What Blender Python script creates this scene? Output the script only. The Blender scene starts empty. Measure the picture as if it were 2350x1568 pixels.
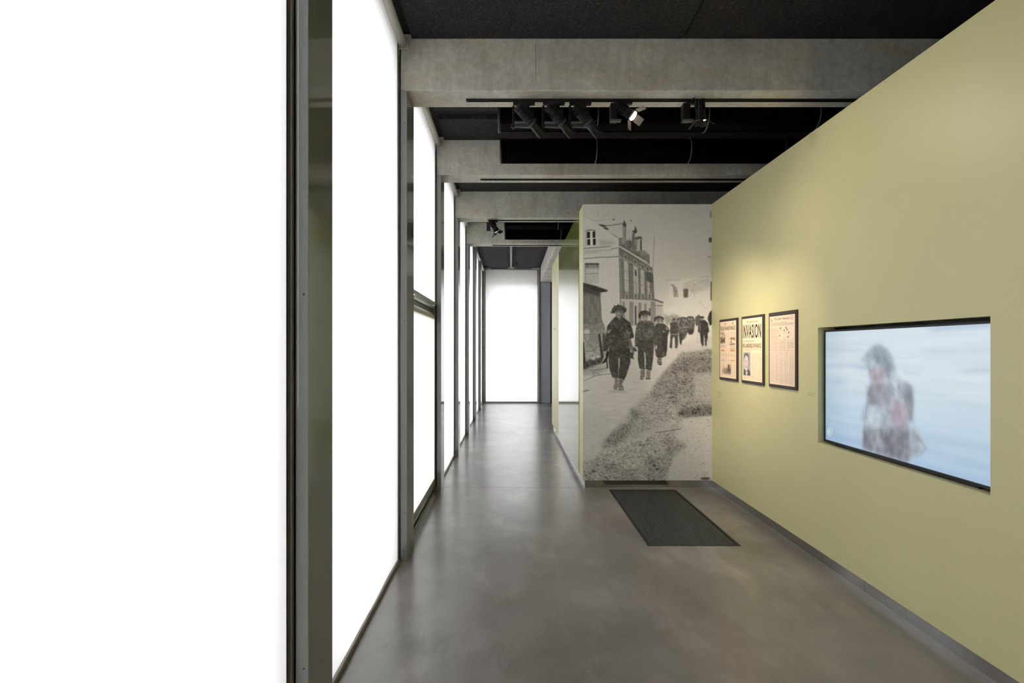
import bpy, math, random
import numpy as np
from mathutils import Vector

C = bpy.context.scene.collection
R = math.radians

# ------------------------------------------------------------------ camera, sky, exposure
FPX, VPX, VPY, H = 1255.0, 1173.0, 800.0, 1.60      # focal length and vanishing point in photo pixels, eye height
cam_d = bpy.data.cameras.new('camera')
cam = bpy.data.objects.new('camera', cam_d)
C.objects.link(cam)
cam.location = (0, 0, H)
cam.rotation_euler = (R(90), 0, 0)
cam_d.sensor_width = 36
cam_d.lens = 36 * FPX / 2350
cam_d.shift_x = (1175 - VPX) / 2350
cam_d.shift_y = (VPY - 784) / 2350
cam_d.clip_start = 0.02
cam_d.clip_end = 500
bpy.context.scene.camera = cam

world = bpy.data.worlds.new('overcast_sky')
bpy.context.scene.world = world
world.use_nodes = True
wb = world.node_tree.nodes['Background']
wb.inputs[0].default_value = (0.94, 0.968, 1.0, 1)
wb.inputs[1].default_value = 5.0

vs = bpy.context.scene.view_settings
vs.view_transform = 'Standard'
vs.look = 'None'
vs.exposure = 0.80
vs.gamma = 1.0
vs.use_curve_mapping = False
bpy.context.scene.cycles.max_bounces = 14
bpy.context.scene.cycles.diffuse_bounces = 8
bpy.context.scene.cycles.transparent_max_bounces = 16
SPOT_POWER = 32.2

# ------------------------------------------------------------------ materials
def lin(c):
    return c / 12.92 if c <= 0.04045 else ((c + 0.055) / 1.055) ** 2.4
def rgb(r, g, b):
    return (lin(r / 255), lin(g / 255), lin(b / 255), 1)

class NT:
    def __init__(s, name):
        s.m = bpy.data.materials.new(name)
        s.m.use_nodes = True
        s.t = s.m.node_tree
        s.n = s.t.nodes
        s.b = s.n.get('Principled BSDF')
        s.out = s.n.get('Material Output')
    def node(s, typ, **kw):
        n = s.n.new(typ)
        for k, v in kw.items():
            if k in n.inputs.keys():
                n.inputs[k].default_value = v
            else:
                setattr(n, k, v)
        return n
    def link(s, a, b):
        s.t.links.new(a, b)
    def set(s, **kw):
        for k, v in kw.items():
            s.b.inputs[k.replace('_', ' ')].default_value = v

def simple(name, col, rough=0.5, metal=0.0, spec=0.5, coat=0.0):
    t = NT(name)
    t.set(Base_Color=col, Roughness=rough, Metallic=metal, Specular_IOR_Level=spec, Coat_Weight=coat)
    # faint tone variation so that no surface is perfectly even
    geo = t.node('ShaderNodeNewGeometry')
    nz = t.node('ShaderNodeTexNoise', Scale=6.0, Detail=3.0)
    t.link(geo.outputs['Position'], nz.inputs['Vector'])
    hs = t.node('ShaderNodeMixRGB', blend_type='MULTIPLY')
    hs.inputs[0].default_value = 0.10
    hs.inputs[1].default_value = col
    t.link(nz.outputs['Fac'], hs.inputs[2])
    t.link(hs.outputs[0], t.b.inputs['Base Color'])
    return t.m

def noise_chain(t, scale, detail=4.0, rough=0.55, stretch=(1, 1, 1), distort=0.0):
    geo = t.node('ShaderNodeNewGeometry')
    mp = t.node('ShaderNodeMapping')
    mp.inputs['Scale'].default_value = stretch
    t.link(geo.outputs['Position'], mp.inputs['Vector'])
    nz = t.node('ShaderNodeTexNoise', Scale=scale, Detail=detail, Roughness=rough, Distortion=distort)
    t.link(mp.outputs[0], nz.inputs['Vector'])
    return nz.outputs['Fac']

def ramp(t, src, stops):
    r = t.node('ShaderNodeValToRGB')
    e = r.color_ramp.elements
    e[0].position, e[0].color = stops[0]
    e[1].position, e[1].color = stops[-1]
    for p, c in stops[1:-1]:
        k = e.new(p); k.color = c
    t.link(src, r.inputs[0])
    return r.outputs[0]

def mixc(t, a, b, f, mode='MIX'):
    m = t.node('ShaderNodeMixRGB', blend_type=mode)
    for i, v in ((0, f), (1, a), (2, b)):
        if hasattr(v, 'links'):
            t.link(v, m.inputs[i])
        else:
            m.inputs[i].default_value = v
    return m.outputs[0]

def g(v):
    return (v, v, v, 1)

def make_concrete():
    t = NT('board_marked_concrete')
    big = ramp(t, noise_chain(t, 2.2, 5, 0.6), [(0.3, rgb(190, 187, 179)), (0.5, rgb(206, 203, 194)), (0.72, rgb(222, 218, 207))])
    fine = ramp(t, noise_chain(t, 22, 6, 0.7), [(0.3, g(0.78)), (0.65, g(1.06))])
    c = mixc(t, big, fine, 1.0, 'MULTIPLY')
    streak = ramp(t, noise_chain(t, 5, 5, 0.65, (2.2, 1, 0.35)), [(0.36, g(0.72)), (0.52, g(1.0))])
    c = mixc(t, c, streak, 0.45, 'MULTIPLY')
    warm = ramp(t, noise_chain(t, 1.7, 3, 0.5, (1, 1, 2.5)), [(0.52, g(1.0)), (0.72, (1.0, 0.9, 0.76, 1))])
    c = mixc(t, c, warm, 0.9, 'MULTIPLY')
    pits = ramp(t, noise_chain(t, 60, 2, 0.5), [(0.24, g(0.55)), (0.30, g(1.0))])
    c = mixc(t, c, pits, 0.7, 'MULTIPLY')
    t.link(c, t.b.inputs['Base Color'])
    bp = t.node('ShaderNodeBump', Strength=0.25, Distance=0.01)
    t.link(noise_chain(t, 30, 6, 0.7), bp.inputs['Height'])
    t.link(bp.outputs[0], t.b.inputs['Normal'])
    t.set(Roughness=0.75)
    return t.m

def make_floor():
    t = NT('polished_concrete_floor')
    big = ramp(t, noise_chain(t, 0.8, 4, 0.55, distort=0.25), [(0.28, rgb(108, 103, 102)), (0.5, rgb(129, 123, 121)), (0.72, rgb(152, 146, 142))])
    mid = ramp(t, noise_chain(t, 3.5, 5, 0.6, (1.0, 0.7, 1)), [(0.3, g(0.84)), (0.7, g(1.12))])
    c = mixc(t, big, mid, 1.0, 'MULTIPLY')
    warm = ramp(t, noise_chain(t, 1.1, 3, 0.5), [(0.5, g(1.0)), (0.75, (1.0, 0.94, 0.87, 1))])
    c = mixc(t, c, warm, 1.0, 'MULTIPLY')
    scuff = ramp(t, noise_chain(t, 2.2, 6, 0.62, (1.6, 0.6, 1)), [(0.52, g(1.0)), (0.74, g(1.5))])
    c = mixc(t, c, scuff, 1.0, 'MULTIPLY')
    fine = ramp(t, noise_chain(t, 70, 4, 0.65), [(0.3, g(0.91)), (0.7, g(1.06))])
    c = mixc(t, c, fine, 1.0, 'MULTIPLY')
    t.link(c, t.b.inputs['Base Color'])
    bp = t.node('ShaderNodeBump', Strength=0.05, Distance=0.012)
    t.link(noise_chain(t, 5, 3, 0.5, (0.5, 1.6, 1)), bp.inputs['Height'])
    t.link(bp.outputs[0], t.b.inputs['Normal'])
    t.set(Specular_IOR_Level=0.5, Roughness=0.32, Coat_Weight=0.45, Coat_Roughness=0.18)
    return t.m

def make_yellow(name, c0, c1, rough):
    t = NT(name)
    c = ramp(t, noise_chain(t, 0.9, 3, 0.5), [(0.3, c0), (0.7, c1)])
    t.link(c, t.b.inputs['Base Color'])
    bp = t.node('ShaderNodeBump', Strength=0.04, Distance=0.004)
    t.link(noise_chain(t, 160, 2, 0.5), bp.inputs['Height'])
    t.link(bp.outputs[0], t.b.inputs['Normal'])
    t.set(Roughness=rough)
    return t.m

def make_woodwool():
    t = NT('black_wood_wool')
    a = noise_chain(t, 38, 6, 0.8, distort=2.5)
    c = ramp(t, a, [(0.34, rgb(24, 23, 24)), (0.52, rgb(54, 51, 52)), (0.70, rgb(92, 88, 89))])
    t.link(c, t.b.inputs['Base Color'])
    bp = t.node('ShaderNodeBump', Strength=0.6, Distance=0.01)
    t.link(a, bp.inputs['Height'])
    t.link(bp.outputs[0], t.b.inputs['Normal'])
    t.set(Roughness=0.9, Specular_IOR_Level=0.2)
    return t.m

def make_blind(name, openness, opaque):
    t = NT(name)
    w = ramp(t, noise_chain(t, 30, 3, 0.6, (1, 1, 0.03)), [(0.3, g(0.985)), (0.7, g(1.0))])
    w2 = ramp(t, noise_chain(t, 1.4, 3, 0.5, (1, 1, 0.2)), [(0.3, g(0.95)), (0.7, g(1.0))])
    wv = mixc(t, w, w2, 1.0, 'MULTIPLY')
    col = mixc(t, wv, (0.81, 0.80, 0.805, 1), 1.0, 'MULTIPLY')
    tr = t.node('ShaderNodeBsdfTranslucent')
    t.link(col, tr.inputs[0])
    di = t.node('ShaderNodeBsdfDiffuse')
    t.link(col, di.inputs[0])
    tp = t.node('ShaderNodeBsdfTransparent')
    m1 = t.node('ShaderNodeMixShader'); m1.inputs[0].default_value = opaque
    t.link(tr.outputs[0], m1.inputs[1]); t.link(di.outputs[0], m1.inputs[2])
    m2 = t.node('ShaderNodeMixShader'); m2.inputs[0].default_value = openness
    t.link(m1.outputs[0], m2.inputs[1]); t.link(tp.outputs[0], m2.inputs[2])
    t.link(m2.outputs[0], t.out.inputs['Surface'])
    return t.m

def make_glass():
    t = NT('window_glass')
    tp = t.node('ShaderNodeBsdfTransparent'); tp.inputs[0].default_value = (0.975, 0.98, 0.98, 1)
    gl = t.node('ShaderNodeBsdfGlossy'); gl.inputs['Roughness'].default_value = 0.01
    fr = t.node('ShaderNodeFresnel', IOR=1.45)
    m = t.node('ShaderNodeMixShader')
    geo = t.node('ShaderNodeNewGeometry')
    inv = t.node('ShaderNodeMath', operation='SUBTRACT'); inv.inputs[0].default_value = 1.0
    t.link(geo.outputs['Backfacing'], inv.inputs[1])
    mu = t.node('ShaderNodeMath', operation='MULTIPLY')
    t.link(fr.outputs[0], mu.inputs[0]); t.link(inv.outputs[0], mu.inputs[1])
    t.link(mu.outputs[0], m.inputs[0]); t.link(tp.outputs[0], m.inputs[1]); t.link(gl.outputs[0], m.inputs[2])
    t.link(m.outputs[0], t.out.inputs['Surface'])
    return t.m

def make_emit(name, col, strength):
    t = NT(name)
    t.set(Base_Color=(0.02, 0.02, 0.02, 1), Emission_Color=col, Emission_Strength=strength)
    return t.m

def make_print(name, rough=0.5):
    t = NT(name)
    a = t.node('ShaderNodeVertexColor'); a.layer_name = 'print'
    t.link(a.outputs['Color'], t.b.inputs['Base Color'])
    t.set(Roughness=rough, Specular_IOR_Level=0.3)
    return t.m

def make_screen():
    t = NT('video_screen')
    a = t.node('ShaderNodeVertexColor'); a.layer_name = 'print'
    t.link(a.outputs['Color'], t.b.inputs['Emission Color'])
    t.set(Base_Color=(0.015, 0.015, 0.017, 1), Roughness=0.25, Emission_Strength=0.493)
    return t.m

M = dict(
    concrete=make_concrete(), floor=make_floor(), wool=make_woodwool(), blind=make_blind('white_screen_fabric', 0.014, 0.50), glass=make_glass(),
    yellow=make_yellow('olive_yellow_paint', rgb(205, 199, 150), rgb(208, 202, 154), 0.42),
    gloss=make_yellow('glossy_yellow_green_lacquer', rgb(118, 124, 66), rgb(124, 130, 72), 0.008),
    fin=simple('grey_enamelled_steel', rgb(134, 136, 133), 0.07, 0.0, 0.6),
    mullion=simple('dark_bronze_aluminium', rgb(62, 60, 54), 0.4, 0.3),
    taupe=simple('taupe_aluminium', rgb(150, 143, 131), 0.35, 0.2),
    silver=simple('anodised_aluminium', rgb(190, 194, 192), 0.25, 0.9),
    tube=simple('grey_roller_fabric', rgb(205, 203, 196), 0.6),
    bracket=simple('pale_grey_plastic', rgb(196, 194, 186), 0.5),
    steel=simple('polished_stainless_steel', rgb(190, 188, 188), 0.10, 1.0),
    duct=simple('black_spiral_duct_steel', rgb(15, 15, 16), 0.22, 0.0, 0.6),
    black=simple('matt_black_metal', rgb(22, 22, 23), 0.45, 0.2),
    darkgrey=simple('charcoal_metal', rgb(52, 52, 54), 0.5),
    rubber=simple('black_rubber', rgb(40, 40, 39), 0.6),
    bar=simple('worn_steel_bar', rgb(112, 111, 108), 0.45, 0.4),
    ring=simple('duct_joint_band', rgb(95, 95, 95), 0.4, 0.5),
    deck=simple('black_ceiling_void', rgb(18, 18, 19), 0.9),
    bluegrey=simple('blue_grey_panel', rgb(186, 192, 200), 0.35),
    plaster=simple('grey_plaster', rgb(120, 118, 112), 0.8),
    card=simple('charcoal_mount_board', rgb(62, 58, 57), 0.7),
    ink=simple('newsprint_ink', rgb(70, 52, 48), 0.8),
    brownink=simple('faded_brown_ink', rgb(176, 128, 84), 0.8),
    caption=simple('grey_vinyl_lettering', rgb(168, 161, 120), 0.6),
    lens=make_emit('warm_lamp_lens', (1.0, 0.78, 0.52, 1), 9.0),
    barn=simple('grey_barn_door_leaf', rgb(128, 127, 128), 0.5, 0.3),
    asphalt=simple('town_paving', rgb(150, 148, 144), 0.9),
    render=simple('cream_house_render', rgb(214, 207, 194), 0.85),
    stone=simple('grey_house_stone', rgb(176, 172, 164), 0.9),
    slate=simple('slate_roof', rgb(98, 103, 110), 0.8),
    darkglass=simple('dark_house_window', rgb(62, 66, 70), 0.2),
    paintwhite=simple('white_vehicle_paint', rgb(240, 240, 240), 0.3),
    leaf=simple('tree_foliage', rgb(96, 108, 76), 0.9),
    print=make_print('mural_print', 0.5), newsprint=make_print('newspaper_print', 0.8), screen=make_screen(),
)

# ------------------------------------------------------------------ builders
def wloc(o):
    v = Vector((0, 0, 0))
    while o is not None:
        v = v + o.location
        o = o.parent
    return v

class MB:
    def __init__(s):
        s.v, s.f, s.sm = [], [], []
    def _add(s, vs, fs, smooth=False):
        k = len(s.v)
        s.v += [tuple(p) for p in vs]
        s.f += [tuple(i + k for i in f) for f in fs]
        s.sm += [smooth] * len(fs)
        return s
    def box(s, x0, x1, y0, y1, z0, z1):
        vs = [(x, y, z) for x in (x0, x1) for y in (y0, y1) for z in (z0, z1)]
        return s._add(vs, [(0, 1, 3, 2), (4, 6, 7, 5), (0, 4, 5, 1), (2, 3, 7, 6), (0, 2, 6, 4), (1, 5, 7, 3)])
    def obox(s, c, ax, ay, az):      # oriented box: centre and three half-axis vectors
        c, ax, ay, az = Vector(c), Vector(ax), Vector(ay), Vector(az)
        vs = [c + ax * i + ay * j + az * k for i in (-1, 1) for j in (-1, 1) for k in (-1, 1)]
        return s._add(vs, [(0, 1, 3, 2), (4, 6, 7, 5), (0, 4, 5, 1), (2, 3, 7, 6), (0, 2, 6, 4), (1, 5, 7, 3)])
    def lathe(s, p, d, prof, n=20, caps=True):    # prof: list of (distance along d, radius)
        p, d = Vector(p), Vector(d).normalized()
        a = d.orthogonal().normalized(); b = d.cross(a)
        vs, fs = [], []
        for t, r in prof:
            for i in range(n):
                th = 2 * math.pi * i / n
                vs.append(p + d * t + (a * math.cos(th) + b * math.sin(th)) * r)
        for j in range(len(prof) - 1):
            for i in range(n):
                i2 = (i + 1) % n
                fs.append((j * n + i, j * n + i2, (j + 1) * n + i2, (j + 1) * n + i))
        s._add(vs, fs, True)
        if caps:
            k = len(s.v) - len(vs)
            s.f.append(tuple(k + i for i in reversed(range(n)))); s.sm.append(False)
            s.f.append(tuple(k + (len(prof) - 1) * n + i for i in range(n))); s.sm.append(False)
        return s
    def cyl(s, p0, p1, r, n=16):
        p0, p1 = Vector(p0), Vector(p1)
        return s.lathe(p0, p1 - p0, [(0, r), ((p1 - p0).length, r)], n)
    def tube(s, pts, r, n=8):
        for a, b in zip(pts, pts[1:]):
            s.cyl(a, b, r, n)
        return s
    def build(s, name, mat, parent=None, bevel=0.0):
        off = wloc(parent)
        me = bpy.data.meshes.new(name)
        me.from_pydata([(p[0] - off.x, p[1] - off.y, p[2] - off.z) for p in s.v], [], s.f)
        me.polygons.foreach_set('use_smooth', s.sm)
        me.materials.append(mat if not isinstance(mat, str) else M[mat])
        me.validate(); me.update()
        o = bpy.data.objects.new(name, me)
        C.objects.link(o)
        o.parent = parent
        if bevel:
            b = o.modifiers.new('bevel', 'BEVEL'); b.width = bevel; b.segments = 2; b.limit_method = 'ANGLE'
        return o

def tag(o, label=None, cat=None, group=None, kind=None):
    for k, v in (('label', label), ('category', cat), ('group', group), ('kind', kind)):
        if v: o[k] = v
    return o
def thing(name, loc, label, cat, group=None):
    o = bpy.data.objects.new(name, None)
    C.objects.link(o)
    o.location = loc
    o.empty_display_size = 0.1
    return tag(o, label, cat, group)
def struct(name, mb, mat, label=None, bevel=0.0):
    o = mb.build(name, mat, None, bevel)
    return tag(o, label, None, None, 'structure')

ORD = ['first', 'second', 'third', 'fourth', 'fifth', 'sixth', 'seventh', 'eighth', 'ninth', 'tenth', 'eleventh', 'twelfth']

# ------------------------------------------------------------------ key dimensions (metres)
WX = 2.304                     # painted face of the right wall
MY = 6.286                     # face of the mural wall
MX = 0.826                     # left side of the mural wall
WTOP, WBOT = 3.258, 0.085
CEIL, BEAMZ = 3.935, 3.544
FINX0, FINX1, FIND = -0.835, -0.785, 0.285
BLX = -0.846                   # blind fabric plane
ENDY = 16.06
def coly(k): return 2.118 + 2.006 * k
BACKY = -3.6
XR = 7.2

# ------------------------------------------------------------------ floor
fl = struct('floor', MB().box(-1.10, XR, BACKY, ENDY + 0.2, -0.25, -0.03), 'deck', 'polished grey concrete floor cut into large slabs')
MTX0, MTX1, MTY0, MTY1 = 1.106, 1.862, 4.428, 6.188
seams = [BACKY, 2.23, 6.294, 10.35, 14.41, ENDY + 0.2]
for a, b in zip(seams, seams[1:]):
    mb = MB()
    a2, b2 = a + 0.0025, b - 0.0025
    if a < MTY0 < b:
        mb.box(-1.10, MTX0, a2, b2, -0.03, 0).box(MTX1, XR, a2, b2, -0.03, 0)
        mb.box(MTX0, MTX1, a2, MTY0, -0.03, 0).box(MTX0, MTX1, MTY1, b2, -0.03, 0)
    else:
        mb.box(-1.10, XR, a2, b2, -0.03, 0)
    mb.build('floor_slab', 'floor', fl)

# ------------------------------------------------------------------ ceiling deck and acoustic panels
ce = struct('ceiling', MB().box(-1.10, XR, BACKY, ENDY + 0.2, 3.975, 4.25), 'deck', 'dark ceiling of black wood wool acoustic panels')
def panel(x0, x1, y0, y1):
    MB().box(x0 + 0.003, x1 - 0.003, y0 + 0.003, y1 - 0.003, CEIL, 3.972).build('ceiling_panel', 'wool', ce)
XS = [-0.752, 1.293, 3.34, 5.4, XR]
for k in range(-3, 4):
    y0, y1 = coly(k) + FIND, coly(k + 1)
    y0 = max(y0, BACKY)
    for x0, x1 in zip(XS, XS[1:]):
        if k in (1, 3):       # the ducted bays have a services slot between the panels
            panel(x0, x1, y0, y0 + 0.97); panel(x0, x1, y0 + 1.15, y1)
        else:
            panel(x0, x1, y0, y1)
yb = coly(4) + FIND
for y0, y1 in ((yb, yb + 2.05), (yb + 2.05, yb + 4.1), (yb + 4.1, ENDY - 0.10)):
    panel(-0.70, -0.09, y0, y1); panel(0.09, 0.76, y0, y1); panel(1.22, 3.34, y0, y1); panel(3.34, XR, y0, y1)
MB().box(-0.085, 0.085, ENDY - 0.17, ENDY - 0.12, 3.94, 3.97).build('slot_trim', 'bracket', ce)
MB().box(0.62, 0.80, ENDY - 0.17, ENDY - 0.12, 3.925, 3.95).build('slot_trim', 'bracket', ce)
MB().box(-0.74, -0.60, ENDY - 0.17, ENDY - 0.12, 3.925, 3.95).build('slot_trim', 'bracket', ce)

# ------------------------------------------------------------------ concrete beams
for k in range(-4, 5):
    y = coly(k)
    if y < BACKY: continue
    b = struct('ceiling_beam', MB().box(FINX0, XR, y, y + FIND, BEAMZ, 3.974), 'concrete',
               'raw grey concrete cross beam, ' + ORD[4 - k] + ' from the glazed end wall', 0.006)
    if k == 1:
        MB().box(0.185, 0.187, y - 0.0015, y + 0.01, 3.62, 3.90).build('hairline_crack', 'darkgrey', b)
b = struct('ceiling_beam', MB().box(0.86, 1.19, coly(4) + FIND, ENDY, BEAMZ, 3.974), 'concrete',
           'raw concrete beam running lengthwise to the glazed end wall', 0.006)
# ------------------------------------------------------------------ walls
hy0, hy1, hz0, hz1 = 2.629, 4.107, 0.893, 1.756          # screen niche
wr = MB()
wr.box(WX, WX + 0.14, BACKY, hy0, WBOT, WTOP).box(WX, WX + 0.14, hy1, MY + 0.02, WBOT, WTOP)
wr.box(WX, WX + 0.14, hy0, hy1, WBOT, hz0).box(WX, WX + 0.14, hy0, hy1, hz1, WTOP)
wall_r = struct('wall_right', wr, 'yellow', 'olive yellow painted partition wall holding the screen and newspapers')
MB().box(WX + 0.125, WX + 0.14, hy0, hy1, hz0, hz1).build('niche_back', 'black', wall_r)
# mural wall: a free-standing block
wm = struct('wall_end', MB().box(MX, WX + 0.14, MY, MY + 0.30, WBOT, WTOP).box(MX, WX + 0.14, MY + 0.30, 11.03, WBOT, WTOP), 'yellow',
            'yellow sided wall block carrying the mural')
MB().box(MX - 0.006, MX + 0.002, 6.63, 9.42, WBOT + 0.003, WTOP - 0.003).build('glossy_panel', 'gloss', wm)
MB().box(MX - 0.004, MX + 0.002, 9.43, 9.98, WBOT, WTOP).build('wall_panel', 'yellow', wm)
MB().box(MX - 0.004, MX + 0.002, 9.99, 11.02, WBOT, WTOP).build('wall_panel', 'yellow', wm)
MB().box(MX - 0.012, MX, 10.2, 10.42, 1.965, 1.975).build('wall_dash', 'mullion', wm)  # thin dark dash on the side of the block
# polished steel plinths
pl = struct('baseboard_right', MB().box(WX + 0.024, WX + 0.13, BACKY, MY + 0.02, 0, WBOT), 'deck', 'mirror polished steel plinth under the yellow wall')
ys = [BACKY, -0.4, 1.4, 3.22, 3.60, MY + 0.019]
for a, b_ in zip(ys, ys[1:]):
    MB().box(WX + 0.020, WX + 0.024, a + 0.001, b_ - 0.001, 0, WBOT).build('plinth_panel', 'steel', pl)
pe = struct('baseboard_end', MB().box(MX + 0.028, WX + 0.1, MY + 0.024, 11.0, 0, WBOT), 'deck', 'mirror polished steel plinth under the mural wall')
MB().box(MX + 0.024, WX + 0.020, MY + 0.019, MY + 0.024, 0, WBOT).build('plinth_panel', 'steel', pe)
for a, b_ in ((MY + 0.02, 8.9), (8.9, 9.42), (9.42, 11.0)):
    MB().box(MX + 0.024, MX + 0.028, a + 0.001, b_ - 0.001, 0, WBOT).build('plinth_panel', 'steel', pe)
# shell
struct('wall_back', MB().box(-1.2, XR + 0.1, BACKY - 0.2, BACKY, -0.2, 4.2), 'concrete')
struct('wall_side', MB().box(XR, XR + 0.2, BACKY - 0.2, ENDY + 0.3, -0.2, 4.2), 'plaster')
# glazed end wall: opening X -0.66..0.76, Z 0.05..3.48
ew = MB()
ew.box(-1.10, -0.76, ENDY - 0.028, ENDY + 0.26, -0.2, 4.2).box(0.80, 0.86, ENDY + 0.02, ENDY + 0.26, -0.2, 4.2)
ew.box(0.86, XR, ENDY, ENDY + 0.26, -0.2, 4.2)
ew.box(-0.76, 0.80, ENDY + 0.02, ENDY + 0.26, 3.90, 4.2).box(-0.76, 0.80, ENDY + 0.02, ENDY + 0.26, -0.2, 0.03)
ew.box(-1.10, XR, ENDY + 0.42, ENDY + 0.62, 3.53, 4.2).box(-1.10, XR, ENDY + 0.26, ENDY + 0.62, 4.1, 4.3).box(-1.10, -0.67, ENDY + 0.42, ENDY + 0.62, -0.2, 3.53)
struct('wall_far', ew, 'concrete', 'concrete end wall around the tall window')
pan = tag(MB().box(0.86, 1.15, ENDY - 0.03, ENDY, 0.012, BEAMZ - 0.012).build('wall_panel', 'bluegrey'), 'tall flat blue-grey cladding panel beside the end window', 'panel', None, None)
tag(MB().box(1.155, 1.205, ENDY - 0.06, ENDY - 0.001, 0.0, BEAMZ).build('corner_post', 'mullion'), 'thin dark post beside the blue-grey cladding panel', 'post')

# ------------------------------------------------------------------ facade on the left: windows, mullions
wl = struct('wall_left', MB().box(-1.10, -0.88, BACKY, ENDY + 0.02, -0.25, 0.012).box(-1.10, -0.88, BACKY, ENDY + 0.02, 3.93, 4.2), 'mullion',
            'glazed facade frame with sill and head along the corridor')
for k in range(-2, 8):
    y = coly(k) if k < 7 else ENDY - 0.20
    y0 = max(y - 0.03, BACKY)
    MB().box(-1.08, -0.866, y0, y + FIND + 0.03, 0, 3.95).build('mullion', 'mullion', wl)
win_n = 0
for k in range(-3, 7):
    y0 = max(coly(k) + FIND + 0.03, BACKY); y1 = (coly(k + 1) if k < 6 else ENDY - 0.20) - 0.03
    win_n += 1
    wf = MB()
    for (a, b_, c_, d_) in ((y0, y0 + 0.04, 0.012, 3.93), (y1 - 0.04, y1, 0.012, 3.93), (y0, y1, 0.012, 0.05), (y0, y1, 3.88, 3.93)):
        wf.box(-1.00, -0.93, a, b_, c_, d_)
    w = struct('window_%d' % win_n, wf, 'mullion', 'tall clear window behind a white roller blind')
    MB().box(-0.968, -0.960, y0 + 0.03, y1 - 0.03, 0.045, 3.89).build('pane', 'glass', w)
wf = MB()
for (a, b_, c_, d_) in ((-0.76, -0.73, 0.03, 3.90), (0.77, 0.80, 0.03, 3.90), (-0.76, 0.80, 0.03, 0.07), (-0.76, 0.80, 3.86, 3.90)):
    wf.box(a, b_, ENDY + 0.10, ENDY + 0.16, c_, d_)
win_n += 1
w = struct('window_%d' % win_n, wf, 'mullion', 'tall end window closing the corridor')
MB().box(-0.74, 0.78, ENDY + 0.125, ENDY + 0.133, 0.06, 3.87).build('pane', 'glass', w)

# steel fin columns
for k in range(-2, 7):
    y = coly(k)
    top = BEAMZ if k <= 4 else 3.974
    o = tag(MB().box(FINX0, FINX1, y, y + FIND, 0, top).build('steel_column', 'fin', None, 0.002),
            'slim grey steel fin column, ' + ORD[6 - k] + ' from the glazed end wall', 'column', 'steel fin columns along the blinds')
    for z in (0.36, 1.36 + 0.45, 3.30):
        MB().lathe((-0.803, y + 0.001, z), (0, -1, 0), [(0, 0.0045), (0.003, 0.0035)], 10).build('screw_head', 'mullion', o)

# ------------------------------------------------------------------ roller blinds
def fabric(y0, y1, z0, z1, seed, plane='x', amp=0.004):
    rnd = random.Random(seed)
    ph = [rnd.uniform(0, 6.28) for _ in range(4)]
    ny, nz = 40, 24
    mb = MB()
    vs, fs = [], []
    for j in range(nz + 1):
        z = z0 + (z1 - z0) * j / nz
        for i in range(ny + 1):
            u = i / ny
            y = y0 + (y1 - y0) * u
            t = 1 - j / nz
            env = math.sin(math.pi * min(1, max(0, t)) * 0.85) * (0.4 + 0.6 * t)
            d = amp * env * (math.sin(9 * u + ph[0]) + 0.7 * math.sin(17 * u + ph[1] + t) + 0.4 * math.sin(4 * u + ph[2]))
            vs.append((BLX + d, y, z) if plane == 'x' else (y, plane + d, z))
    n = ny + 1
    for j in range(nz):
        for i in range(ny):
            a = j * n + i
            fs.append((a, a + 1, a + n + 1, a + n))
    mb._add(vs, fs, True)
    return mb

BLN = {-4: 'eleventh', -3: 'tenth', -2: 'ninth', -1: 'eighth', 0: 'seventh', 1: 'sixth', 2: 'fifth', 3: 'fourth', 4: 'third', 5: 'second', 6: 'first'}
def side_rail(y, s, z0, z1, root):
    # y: face of the column, s: direction towards the fabric; taupe channel, dark groove, silver lip at the fabric edge
    def b(d0, d1, x0, x1, nm, mat, par):
        a_, b_ = sorted((y + s * d0, y + s * d1))
        return MB().box(x0, x1, a_, b_, z0, z1).build(nm, mat, par)
    r = b(0.001, 0.024, -0.866, -0.841, 'side_rail', 'taupe', root)
    b(0.024, 0.050, -0.866, -0.858, 'rail_groove', 'mullion', r)
    b(0.050, 0.060, -0.866, -0.850, 'rail_lip', 'silver', r)
    for z in (0.55, 1.3, 2.0, 2.9):
        if z0 < z < z1:
            MB().lathe((-0.8585, y + s * 0.037, z), (1, 0, 0), [(0, 0.0045), (0.004, 0.0035)], 8).build('rail_screw', 'silver', r)

for k in range(-3, 7):
    y0 = max(coly(k) + FIND, BACKY); y1 = coly(k + 1) if k < 6 else ENDY - 0.06
    fy0, fy1 = y0 + 0.05, y1 - 0.058
    door = (k == 1)
    zb = 2.105 if door else 0.030
    lab = ('short white roller blind above the glazed door' if door else
           'tall white translucent roller blind, ' + BLN[k] + ' bay from the glazed end wall')
    root = thing('roller_blind', (BLX, (y0 + y1) / 2, zb), lab, 'roller blind', 'white roller blinds along the facade')
    fabric(fy0, fy1, zb, 3.885, 10 + k).build('fabric', 'blind', root)
    MB().cyl((-0.815, y0 + 0.02, 3.885), (-0.815, y1 - 0.018, 3.885), 0.031, 24).build('roller_tube', 'tube', root)
    MB().box(BLX - 0.006, BLX + 0.014, fy0, fy1, zb - 0.030, zb + 0.002).build('bottom_bar', 'taupe', root, 0.003)
    for yy, dy in ((y1 - 0.016, 0.012), (y0 + 0.004, 0.012)):
        br = MB().box(-0.845, -0.772, yy, yy + dy, 3.852, 3.934).build('bracket', 'bracket', root, 0.002)
    MB().box(-0.852, -0.838, y1 - 0.03, y1 - 0.017, 3.80, 3.86).build('guide_clip', 'silver', root)
    side_rail(y1, -1, (2.075 if door else 0.0), 3.86, root)
    side_rail(y0, 1, (2.075 if door else 0.0), 3.86, root)

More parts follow.
